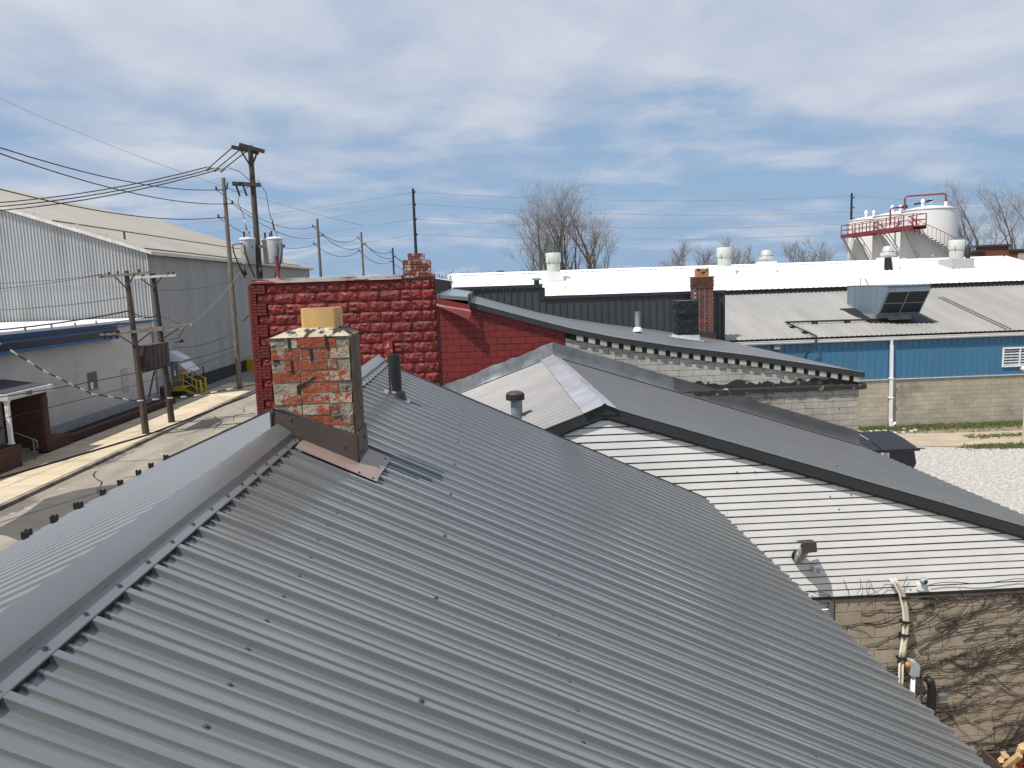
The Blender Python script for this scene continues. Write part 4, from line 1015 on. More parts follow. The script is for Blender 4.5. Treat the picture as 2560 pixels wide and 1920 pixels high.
BL_Y = 33.0
def zb(y): return 4.0+(y-32.6)*.2555
def make_blue():
    T = thing('blue_building', (20, 36, 0), 'long low building with blue metal wall over tan blocks and pale ribbed roof', 'building')
    b = MB(); b.prism([(10.45, BL_Y+.06, 0), (10.45, 46, 0), (10.45, 46, 5.6), (10.45, 39.8, 5.6), (10.45, BL_Y+.06, 3.9)], (32, 0, 0)); b.build('core', mat('blue_core', (.22, .19, .15), rough=.95), T, fixn=True)
    MBk = mat('buff_block', (.44, .39, .305), (.35, .308, .24), rough=.92, scale=1.1, bump=.25, bscale=40, rnd=.10, chips=(((.17, .15, .12), .5, .60, .16), ((.48, .43, .34), .35, .62, .1)))
    bb = bevbox_mesh('block', MBk, .015)
    mj = MB(); mj.box(10.5, 42, BL_Y+.012, BL_Y+.07, -.3, 2.1); mj.build('mortar', mat('buff_mortar', (.52, .47, .385), (.44, .39, .31), rough=.95, scale=2), T)
    lay_blocks(T, 'block', [bb], 10.5, 24.6, -.1, 2.1, BL_Y, .405, .2, .011, .06, MBk)
    MBl = mat('blue_siding', (.048, .160, .275), (.042, .14, .245), rough=.5, scale=1.2, rnd=.05, stretch=(1, 1, .3))
    w = .285*3
    me = rib_mesh('wall_panel', MBl, trap(.285, .055, .03, .025), .285, 3, 1.86); x = 10.42
    while x < 26:
        inst('wall_panel', me, T, (x, BL_Y-.012, 2.125), axes=((1, 0, 0), (0, 0, 1), (0, -1, 0))); x += w
    b = MB(); b.box(10.45, 42, BL_Y-.05, BL_Y+.02, 2.095, 2.135); b.build('base_trim', mat('pale_trim', (.55, .56, .55), rough=.5), T)
    # roof
    MR = mat('pale_roof', (.315, .305, .29), (.262, .254, .242), rough=.5, scale=.5, stretch=(2.5, .35, 1), rnd=.03, chips=(((.34, .31, .28), 1.4, .62, .1, (3, .2, 1)),))
    L = (40.0-32.92)/cos(math.atan(.2555)); c, s = cos(math.atan(.2555)), sin(math.atan(.2555))
    me = rib_mesh('roof_panel', MR, trap(.22, .07, .03, .032), .22, 5, L); x = 10.44; i = 0
    while x < 36:
        inst('roof_panel', me, T, (x, 32.92, zb(32.92)+.002*(i % 2)), axes=((1, 0, 0), (0, c, s), (0, -s, c))); x += 1.1; i += 1
    MRs = mat('rusty_rib', (.20, .12, .085), rough=.7)
    for x0 in (23.0, 23.22):
        b = MB(); b.bar((x0, 33.0, zb(33.0)+.04), (x0, 38.2, zb(38.2)+.04), .05, .02); b.build('rusty_rib', MRs, T)
    b = MB()      # shaped gutter
    pr = [(y+.37, z+.03) for y, z in [(32.60, 3.965), (32.60, 3.83), (32.50, 3.81), (32.44, 3.87), (32.44, 3.93), (32.42, 3.965), (32.44, 3.97), (32.46, 3.93), (32.47, 3.89), (32.52, 3.84), (32.58, 3.85), (32.58, 3.965)]]
    b.prism([(10.4, y, z) for y, z in pr], (28, 0, 0)); b.build('gutter', M_WHITE, T, fixn=True)
    b = MB(); b.box(10.45, 38, 32.975, BL_Y+.04, 3.80, 3.99); b.build('soffit', mat('soffit_dark', (.08, .09, .1), rough=.7), T)
    # downspout
    b = MB(); b.bar((17.78, 32.86, 3.86), (17.80, 32.88, 3.58), .10, .10, up=(0, 1, 0)); b.bar((17.80, 32.86, 3.62), (17.86, 32.86, .22), .115, .10, up=(0, 1, 0)); d = b.build('downspout', M_WHITE, T)
    for z in (2.16, 1.3):
        q = MB(); q.box(17.74, 17.94, 32.79, 32.97, z, z+.03); q.build('strap', M_WHITE, d)
    b = MB(); b.tube([(17.86, 32.84, .35), (17.86, 32.82, .05), (17.86, 32.82, -.05)], .085, 12); b.tube([(17.87, 32.82, .03), (18.02, 32.80, .17), (18.06, 32.78, .20)], .07, 12); b.build('drain_fitting', M_WHITE, T, True, 50)
    # louvred opening
    f = MB(); f.box(22.84, 24.4, 32.92, 33.0, 2.47, 2.53); f.box(22.84, 24.4, 32.92, 33.0, 3.27, 3.33); f.box(22.84, 22.90, 32.92, 33.0, 2.53, 3.27); f.box(24.34, 24.4, 32.92, 33.0, 2.53, 3.27); f.box(23.60, 23.65, 32.92, 33.0, 2.53, 3.27)
    fr = f.build('louvre_frame', M_WHITE, T)
    MS = mat('louvre_slat', (.55, .56, .58), rough=.5)
    for k in range(6):
        z = 2.55+k*.122
        for xa, xb in ((22.90, 23.60), (23.65, 24.34)):
            q = MB(); q.prism([(xa, 32.955, z), (xa, 32.99, z+.10), (xa, 32.995, z+.095), (xa, 32.965, z-.004)], (xb-xa, 0, 0)); q.build('slat', MS, fr, fixn=True)
    q = MB(); q.box(22.9, 24.34, 32.974, 32.976, 2.53, 3.27); q.build('louvre_back', M_BLACK, fr)
    # wall light
    b = MB(); b.box(12.58, 12.86, 32.78, 32.95, 3.62, 3.80); lt = b.build('flood_light', mat('flood_grey', (.13, .13, .13), rough=.5), T)
    q = MB(); q.box(12.61, 12.83, 32.775, 32.779, 3.64, 3.72); q.build('lens', mat('flood_lens', (.4, .4, .38), rough=.2), lt)
    return T
make_blue()

def make_blue_roof_things():
    # gas line on the roof and down the wall
    MP = mat('black_iron_pipe', (.022, .020, .020), rough=.55)
    T = thing('gas_pipe', (14, 33, 2), 'black iron gas pipe running over the pale roof and down the blue wall', 'pipe')
    z = lambda y: zb(y)+.12
    b = MB(); b.tube([(18.6, 34.72, z(34.72)), (13.86, 34.78, z(34.78)), (14.32, 33.1, z(33.1)), (14.40, 32.76, z(32.76)), (14.40, 32.74, 3.75), (14.05, 32.80, 3.45), (14.02, 32.86, 3.3), (14.02, 32.86, 2.2)], .042, 8); b.build('pipe', MP, T, True, 40)
    for x, y in ((15.2, 34.76), (16.7, 34.74), (13.97, 34.3), (14.2, 33.5)):
        b = MB(); b.box(x-.12, x+.12, y-.07, y+.07, zb(y)+.02, zb(y)+.09); b.build('pipe_support', MP, T)
    b = MB(); b.lathe((14.02, 32.84, 2.95), [(.04, -.08), (.10, -.05), (.10, .05), (.04, .08)], 12); b.bar((14.02, 32.84, 3.02), (14.25, 32.80, 3.02), .07); b.build('regulator', MP, T)
    # air handler
    T = thing('rooftop_air_unit', (18.9, 35.8, 4.7), 'blue grey sheet metal air intake unit with slanted dark louvred hood on roof', 'air unit')
    MU = mat('unit_galvanised', (.185, .24, .29), (.155, .20, .245), rough=.42, metal=.25, scale=1.2, stretch=(1, 3, .3), bump=.05)
    MD = mat('unit_dark', (.012, .02, .026), rough=.5)
    x0, x1, zt, z0 = 18.05, 19.98, 6.17, 4.88; yf, yb_, yl = 33.78, 37.6, 34.62
    b = MB(); b.prism([(x0, yl, z0), (x0, yb_, z0), (x0, yb_, zt), (x0, yf, zt), (x0, yf-.0, zt-.22)], (x1-x0, 0, 0)); b.build('housing', MU, T, fixn=True)
    # hood opening frame and blades, just proud of the slanted face
    A = V((x0, yf, zt-.22)); Bq = V((x0, yl, z0)); dn = (Bq-A); nrm = V((0, -dn.z, dn.y)).normalized()
    if nrm.y > 0: nrm = -nrm
    def on(u, t, o=0): return V((x0+(x1-x0)*u, 0, 0))+V((0, A.y, A.z))+V((0, dn.y, dn.z))*t+nrm*o
    b = MB(); q = [on(.04, .03, .004), on(.96, .03, .004), on(.96, .93, .004), on(.04, .93, .004)]; b.prism(q, nrm*.004); b.build('intake_opening', MD, T, fixn=True)
    fr = MB()
    for (u0, t0, u1, t1, w) in ((.02, .015, .98, .015, .05), (.02, .95, .98, .95, .07), (.02, .01, .02, .97, .05), (.98, .01, .98, .97, .05), (.03, .50, .97, .50, .045), (.5, .03, .5, .93, .05)):
        fr.bar(on(u0, t0, .02), on(u1, t1, .02), w, .035, up=nrm)
    fr.build('hood_frame', MU, T)
    for k in range(9):
        t = .08+.095*k
        s = MB(); s.bar(on(.05, t, .012), on(.95, t, .012), .012, .03, up=nrm); s.build('blade', mat('blade_dark', (.03, .045, .055), rough=.5), T)
    b = MB(); b.box(x0-.02, x1+.02, yf-.03, yb_+.02, zt, zt+.03); b.build('lid', MU, T)
    b = MB(); b.box(x0-.012, x0, yl, yb_, z0-.02, z0+.06); b.build('base_rail', MU, T)
    for y in (35.2, 36.0, 36.8):
        b = MB(); b.box(x0-.012, x0, y, y+.025, z0+.06, zt-.02); b.build('panel_seam', MU, T)
    b = MB(); b.prism([(17.98, 34.80, zb(34.8)+.03), (17.98, 37.4, zb(37.4)+.03), (17.98, 37.4, z0+.0), (17.98, 34.8, z0)], (1.75, 0, 0)); b.build('roof_curb', mat('curb_grey', (.30, .29, .27), rough=.7, scale=3), T, fixn=True)
    b = MB(); b.prism([(17.3, 36.8, zb(36.8)+.04), (20.5, 36.8, zb(36.8)+.04), (20.5, 34.2, zb(34.2)+.04), (17.7, 34.55, zb(34.55)+.04)], (0, 0, .01)); b.build('tar_patch', M_BLACK, T, fixn=True)
    b = MB(); b.tube([(18.5, 37.2, zt), (18.5, 37.2, zt+.38), (18.62, 37.2, zt+.40)], .02, 6); b.tube([(18.66, 37.1, zt+.36), (18.8, 37.0, zt+.05)], .03, 6); b.build('riser', M_GALVD, T)
make_blue_roof_things()

ZE, ZRD, YE, YRD = 6.12, 7.45, 39.85, 46.0
KW = (ZRD-ZE)/(YRD-YE)
def zw(y): return ZE+KW*(y-YE)
def make_white():
    T = thing('white_roofed_building', (14, 45, 0), 'long building under a glaring white ribbed roof behind the parapet', 'building')
    b = MB(); b.prism([(-1.6, YE+.15, 0), (-1.6, 52, 0), (-1.6, 52, 5.9), (-1.6, YRD, ZRD-.08), (-1.6, YE+.15, ZE-.09)], (32.7, 0, 0)); b.build('wall', mat('white_bldg_wall', (.10, .10, .105), rough=.8), T, fixn=True)
    MWh = mat('white_roof', (.86, .86, .855), (.80, .80, .795), rough=.55, scale=.6, chips=(((.62, .60, .57), 2.2, .68, .06, (3, .4, 1)),))
    MSt = mat('stained_white_roof', (.66, .60, .555), (.42, .35, .31), rough=.6, scale=1.8, stretch=(3, .5, 1), lo=.3, hi=.5)
    MDi = mat('worn_white_roof', (.80, .79, .77), (.60, .575, .55), rough=.6, scale=1.6, stretch=(4, .4, 1), lo=.28, hi=.48)
    cc, ss = 1/sqrt(1+KW*KW), KW/sqrt(1+KW*KW); L = (YRD-YE)/cc
    prof = trap(.31, .08, .035, .035)
    ms = [rib_mesh('roof_panel', m, prof, .31, 3, L) for m in (MWh, MSt, MDi)]; mb = rib_mesh('roof_panel', MWh, prof, .31, 3, 6.3)
    x = -1.72; i = 0
    while x < 31.1:
        inst('roof_panel', ms[1 if i == 6 else 2 if i < 5 else 0], T, (x, YE, ZE+.002*(i % 2)), axes=((1, 0, 0), (0, cc, ss), (0, -ss, cc)))
        inst('roof_panel', mb, T, (x+.93, YRD+6.3*cc, ZRD-6.3*ss), axes=((1, 0, 0), (0, -cc, ss), (0, ss, cc)) if False else ((-1, 0, 0), (0, -cc, ss), (0, ss, cc)))
        x += .93; i += 1
    xe = x
    # ridge cap lengths, and a black strip for the shade in the gap below
    x = -1.75
    while x < xe-.2:
        e = min(x+3.05, xe+.05); b = MB()
        b.add([(x, YRD-.34, zw(YRD-.34)+.040), (e, YRD-.34, zw(YRD-.34)+.040), (e, YRD, ZRD+.085), (x, YRD, ZRD+.085), (x, YRD+.34, zw(YRD-.34)+.040), (e, YRD+.34, zw(YRD-.34)+.040)], [(0, 1, 2, 3), (3, 2, 5, 4)])
        b.build('ridge_cap', MWh, T); x = e-.02
    b = MB(); b.box(-1.72, 14, YRD-.30, YRD-.27, zw(YRD-.3)+.002, zw(YRD-.3)+.036); b.build('ridge_gap_shade', M_BLACK, T)
    b = MB(); b.box(10.46, xe, YE+.05, YE+.15, 5.75, ZE-.006); b.build('eave_gap_shade', M_BLACK, T)  # black strip stands in for the shadow gap under the white eave
    b = MB(); b.prism([(xe, YE, ZE-.12), (xe, YRD, ZRD-.12), (xe, YRD, ZRD+.09), (xe, YE, ZE+.05)], (.05, 0, 0)); b.build('rake_trim', M_WHITE, T, fixn=True)
    b = MB(); b.box(-1.80, -1.72, YE, YRD, 5.0, 6.2); b.box(-1.80, -1.73, YRD-2.6, YRD+.2, 6.2, 7.5); b.build('end_trim', M_WHITE, T)
make_white()

def make_white_vents():
    MV = mat('pale_vent', (.52, .545, .49), (.46, .485, .44), rough=.5, scale=2.5, chips=(((.30, .13, .06), 2.6, .73, .02, (3, 3, .6)),))
    MS = mat('steel_dome', (.60, .595, .58), (.52, .515, .50), rough=.4, metal=.3, scale=3)
    def stack(x, y, label, curbm, cw, r=.42):
        T = thing('roof_ventilator', (x, y, zw(y)), label, 'ventilator', 'drum ventilators on the white roof')
        z0 = 7.42
        b = MB(); b.prism([(x-cw, y-cw, zw(y-cw)+.02), (x-cw, y+cw, zw(y+cw)+.0), (x-cw, y+cw, z0), (x-cw, y-cw, z0)], (2*cw, 0, 0)); b.build('curb', curbm, T, fixn=True)
        b = MB(); b.lathe((x, y, z0), [(r*.90, 0), (r*.90, .6)], 28); b.build('lower_drum', MV, T, True, 40)
        b = MB(); b.lathe((x, y, z0+.53), [(r*1.0, 0), (r*1.02, .02), (r*1.02, .50), (r*.96, .53), (r*.94, .42)], 28); b.build('upper_drum', MV, T, True, 40)
        for a in (-.85, -2.3):
            b = MB(); b.bar((x+r*.97*cos(a), y+r*.97*sin(a), z0+.42), (x+r*1.04*cos(a), y+r*1.04*sin(a), z0+.68), .035); b.build('stay', M_GALVD, T)
    stack(4.17, 43.9, 'pale drum ventilator on a white curb in front of the big bare trees', M_WHITE, .50)
    stack(13.95, 44.0, 'pale drum ventilator streaked with rust beside the brick chimney', M_WHITE, .50)
    stack(27.35, 43.8, 'pale drum ventilator on a grey curb below the tank stairs', mat('grey_curb', (.42, .41, .40), (.36, .355, .35), rough=.7, scale=3), .66)
    T = thing('motor_box', (28.4, 44.3, zw(44.3)), 'dark fan motor canister with blue top beside the rightmost ventilator', 'motor')
    b = MB(); b.lathe((28.35, 44.3, 7.1), [(.13, 0), (.14, .95), (.10, 1.0)], 14); b.build('housing', M_BLACK, T, True, 40)
    b = MB(); b.lathe((28.35, 44.3, 8.1), [(.06, 0), (.08, .1), (.04, .2)], 12); b.build('cap', mat('motor_blue', (.03, .10, .17), rough=.4), T, True)
    for x, y, label, box in ((16.45, 44.2, 'rounded steel mushroom fan on a white curb right of the rusty drum', False), (23.45, 44.0, 'steel mushroom fan with dark box below it before the white tanks', True)):
        T = thing('mushroom_fan', (x, y, zw(y)), label, 'roof fan', 'mushroom fans on the white roof')
        b = MB(); b.prism([(x-.44, y-.44, zw(y-.44)), (x-.44, y+.44, zw(y+.44)), (x-.44, y+.44, 7.62), (x-.44, y-.44, 7.62)], (.88, 0, 0)); b.build('curb', M_WHITE, T, fixn=True)
        b = MB(); b.lathe((x, y, 7.62), [(.36, 0), (.36, .08), (.41, .10), (.42, .24), (.40, .29)], 28); b.build('skirt', MS, T, True, 35)
        b = MB(); b.lathe((x, y, 7.91), [(.385, 0), (.385, .025)], 28); b.build('gap', M_BLACK, T, True, 40)
        b = MB(); b.lathe((x, y, 7.935), [(.33, 0), (.33, .02), (.27, .26), (.23, .31), (.12, .335)], 28); b.build('dome', MS, T, True, 40)
        if box:
            b = MB(); b.prism([(x-.46, y-.62, zw(y-.62)), (x-.02, y-.62, zw(y-.62)), (x-.06, y-.50, 7.62), (x-.42, y-.50, 7.62)], (0, .12, 0)); b.build('access_box', M_BLACK, T, fixn=True)
    T = thing('green_capped_vent', (3.17, 42.8, 6.7), 'small black vent with green cap above the dark parapet', 'vent')
    b = MB(); b.lathe((3.1, 42.6, 6.70), [(.15, 0), (.15, .28)], 14); b.build('pipe', M_BLACK, T, True, 40)
    b = MB(); b.lathe((3.1, 42.6, 6.98), [(.28, 0), (.29, .05), (.16, .13)], 16); b.build('cap', mat('green_cap', (.09, .22, .12), rough=.5), T, True, 40)
    T = thing('dark_roof_stub', (1.2, 46.3, 7.4), 'squat dark vent stub on the ridge left of the bare trees', 'vent')
    b = MB(); b.lathe((1.22, 46.25, 7.4), [(.22, 0), (.22, .22), (.19, .22), (.19, .1)], 14, cap=False); b.build('pipe', mat('stub_dark', (.07, .06, .05), rough=.7), T, True, 40)
make_white_vents()

def make_tanks():
    MT = mat('tank_white', (.80, .80, .78), (.73, .73, .715), rough=.45, scale=.4, stretch=(1, 1, .3))
    MRd = mat('oxide_red', (.23, .022, .025), (.17, .018, .02), rough=.5, scale=3)
    MCr = mat('cream_strut', (.72, .71, .67), rough=.55)
    R = 2.35
    labels = ('white storage tank with the curved stair, nearest of the three', 'white storage tank in the middle of the three', 'white storage tank farthest behind the red walkway')
    for i, y in enumerate((72.0, 77.6, 83.2)):
        x = 42.2+.15*i
        T = thing('storage_tank', (x, y, 0), labels[i], 'tank', 'white storage tanks')
        b = MB(); b.lathe((x, y, 0), [(R, 0), (R, 12.42)], 48); b.build('shell', MT, T, True, 40)
        b = MB(); b.lathe((x, y, 12.42), [(R+.06, -.05), (R+.06, .03), (R*.6, .22), (.2, .40), (.02, .41)], 48); b.build('roof', MT, T, True, 40)
        for (dx, dy, s) in ((-1.0, -.6, .72), (.3, .3, .66)):
            q = MB(); zz = 12.42+.40*(1-sqrt(dx*dx+dy*dy)/R)
            q.lathe((x+dx, y+dy, zz), [(.17*s, 0), (.17*s, .6*s), (.26*s, .62*s), (.26*s, .72*s), (.17*s, .95*s), (.10*s, 1.05*s), (.03, 1.1*s)], 14); q.build('vent_cap', MT, T, True, 40)
        if i == 0:
            q = MB(); q.lathe((x+1.25, y-.5, 12.55), [(.13, 0), (.13, .55)], 12); q.build('nozzle', MT, T, True, 40)
            q = MB(); q.lathe((x+1.6, y+.2, 12.5), [(.45, 0), (.45, .22)], 16); q.build('hatch', MCr, T, True, 40)
    # walkway
    T = thing('tank_walkway', (39.3, 76, 8), 'dark red steel walkway with railings along the tops of the white tanks', 'walkway')
    x0, x1, ya, yb = 38.75, 39.95, 68.6, 82.4; zf = 10.75
    def zfl(y): return zf+.0*(y-ya)
    b = MB(); b.box(x0, x1, ya, yb, zf, zf+.06); b.build('deck', MRd, T)
    b = MB(); b.box(x0-.06, x0, ya, yb, zf-.22, zf+.14); b.build('edge_beam', MRd, T)
    b = MB(); b.box(x1, x1+.06, ya, yb, zf-.22, zf+.14); b.build('edge_beam', MRd, T)
    n = 9
    for s, x in ((0, x0), (1, x1)):
        for i in range(n+1):
            y = ya+(yb-ya)*i/n; b = MB(); b.bar((x, y, zf), (x, y, zf+1.12), .07); b.build('post', MRd, T)
        for z in (1.1, .6):
            b = MB(); b.bar((x, ya, zf+z), (x, yb, zf+z), .06); b.build('rail', MRd, T)
    for y in (ya, yb):
        for z in (1.1, .6):
            b = MB(); b.bar((x0, y, zf+z), (x1, y, zf+z), .06); b.build('rail', MRd, T)
    for y in (70.3, 74.8, 79.3, 82.2):
        b = MB(); b.bar((x0+.1, y, zf-.25), (40.5, y+.2, zf-3.0), .16, .22); b.build('strut', MCr, T)
        b = MB(); b.bar((x0+.05, y, zf-.12), (40.4, y, zf-.12), .16); b.build('bracket', MCr, T)
    # red transfer pipe
    T = thing('transfer_pipe', (40.5, 72, 11), 'dark red transfer pipe bridging over the tank tops', 'pipe')
    b = MB(); b.tube([(39.95, 72.2, 10.2), (39.95, 72.2, 13.55), (40.1, 72.15, 13.75), (43.3, 71.6, 13.82), (43.45, 71.5, 13.7), (43.45, 71.5, 12.9)], .085, 10); b.build('pipe', MRd, T, True, 50)
    b = MB(); b.tube([(40.1, 75.0, 11.4), (40.1, 75.0, 12.75), (40.3, 75.0, 12.95), (41.6, 74.9, 13.0)], .085, 10); b.build('pipe', MRd, T, True, 50)
    b = MB(); b.lathe((41.0, 74.0, 12.9), [(.22, -.1), (.24, .1), (.1, .25)], 12); b.tube([(41.3, 73, 13.05), (42.4, 71.9, 13.3)], .1, 8); b.build('valve', M_BLACK, T, True, 40)
    b = MB(); b.bar((39.98, 72.0, 0), (39.98, 72.0, 10.7), .14); b.build('drop_pipe', MRd, T)
    # curved stair round the nearest tank
    T = thing('tank_stair', (42.2, 69.3, 8), 'curved stair with thin handrail wrapping the nearest white tank', 'stairs')
    cx, cy = 42.2, 72.0; n = 19; a0, a1 = radians(208), radians(318); pts = []; bts = []
    for i in range(n):
        a = a0+(a1-a0)*i/(n-1); z = zf-.16*i*1.15
        pin = V((cx+(R+.06)*cos(a), cy+(R+.06)*sin(a), z)); po = V((cx+(R+.85)*cos(a), cy+(R+.85)*sin(a), z))
        t = V((-sin(a), cos(a), 0))*.15
        b = MB(); b.prism([pin-t, pin+t, po+t, po-t], (0, 0, .045)); b.build('tread', MRd if i < 5 else M_DARK, T, fixn=True)
        b = MB(); b.prism([pin+V((0, 0, -.02)), po+V((0, 0, -.02)), pin+V((0, 0, -.42))], t*.12); b.build('tread_bracket', MT, T, fixn=True)
        b = MB(); b.bar(po, po+V((0, 0, 1.05)), .022); b.build('baluster', MRd, T); pts.append(po+V((0, 0, 1.05)))
    b = MB(); b.tube(pts, .028, 6); b.build('handrail', MRd, T, True)
make_tanks()

def make_far_right():
    T = thing('brick_parapet_building', (37.5, 56, 0), 'dark red brick building with stepped parapet at the right edge', 'building')
    m = mat('far_brick', (.19, .065, .04), (.12, .045, .032), rough=.9, scale=6, bump=.2, bscale=30, stretch=(1, 1, 3))
    b = MB(); b.box(35.7, 60, 55, 57, 0, 7.95); b.build('wall', m, T)
    b = MB(); b.box(36.4, 38.2, 55, 56, 7.95, 8.36); b.build('parapet_step', m, T)
    mc = mat('parapet_cap', (.045, .042, .042), rough=.8)
    for a in ((35.6, 36.4, 8.0), (36.3, 38.3, 8.38), (38.2, 60, 8.0)):
        b = MB(); b.box(a[0], a[1], 54.9, 56.1, a[2]-.03, a[2]+.12); b.build('parapet_cap', mc, T)
    b = MB(); b.box(38.9, 39.4, 54.97, 55.01, 7.3, 7.85); b.build('pale_patch', mat('pale_stone', (.5, .46, .38), rough=.9), T)
    # dumpster
    T = thing('dumpster', (12.3, 24.0, 0), 'navy blue dumpster with ribbed black lid and white sign behind the grey roof', 'dumpster')
    MN = mat('navy_steel', (.012, .018, .050), (.009, .013, .036), rough=.45, scale=3)
    b = MB(); b.prism([(11.2, 23.35, .15), (13.25, 23.35, .15), (13.5, 23.25, .8), (13.38, 23.2, 1.30), (11.2, 23.2, 1.30)], (0, 1.5, 0)); b.build('bin', MN, T, fixn=True)
    L = MB(); nx = 26
    def lid(x0, x1, yf, yb, zf, zb_, n, nm):
        c = MB()
        for i in range(n+1):
            for r_, (y, z) in enumerate(((yf, zf), ((yf+yb)/2, (zf+zb_)/2+.03), (yb, zb_))):
                x = x0+(x1-x0)*i/n; c.v.append((x, y, z+(.03 if i % 2 and r_ != 0 else 0)))
        for i in range(n):
            for r_ in range(2): a = i*3+r_; c.f.append((a, a+3, a+4, a+1))
        c.build(nm, mat('lid_black', (.014, .016, .021), rough=.45, scale=4), T)
    lid(11.15, 12.26, 23.05, 24.7, 1.32, 1.56, 14, 'lid'); lid(12.30, 13.44, 23.05, 24.7, 1.32, 1.56, 14, 'lid')
    b = MB(); b.box(11.12, 13.47, 23.02, 23.08, 1.25, 1.33); b.build('lid_lip', M_BLACK, T)
    b = MB(); b.bar((13.3, 23.1, 1.31), (13.66, 23.1, 1.31), .03); b.build('lid_rod', M_BLACK, T)
    b = MB(); b.box(12.05, 12.58, 23.165, 23.196, .78, 1.2); s = b.build('sign', M_WHITE, T)
    text_mesh('sign_lettering', 'BO', .17, mat('sign_red', (.45, .02, .03), rough=.5), s, (12.38, 23.163, 1.02), ((1, 0, 0), (0, 0, 1), (0, -1, 0)))
    # cream post at the frame edge
    T = thing('cream_post', (20.86, 28.4, 0), 'tall cream round post with flared cap at the right edge of the gravel', 'post')
    mc = mat('cream_paint', (.62, .58, .47), (.55, .51, .41), rough=.5, scale=3)
    b = MB(); b.lathe((20.86, 28.4, 0), [(.20, 0), (.20, 2.9)], 20); b.build('shaft', mc, T, True, 40)
    b = MB(); b.lathe((20.86, 28.4, 2.85), [(.22, 0), (.36, .05), (.38, .12), (.30, .2), (.1, .24)], 20); b.build('cap', mc, T, True, 40)
    b = MB(); b.lathe((20.86, 28.4, 0), [(.26, 0), (.24, .08)], 16); b.build('base', M_BLACK, T)
make_far_right()
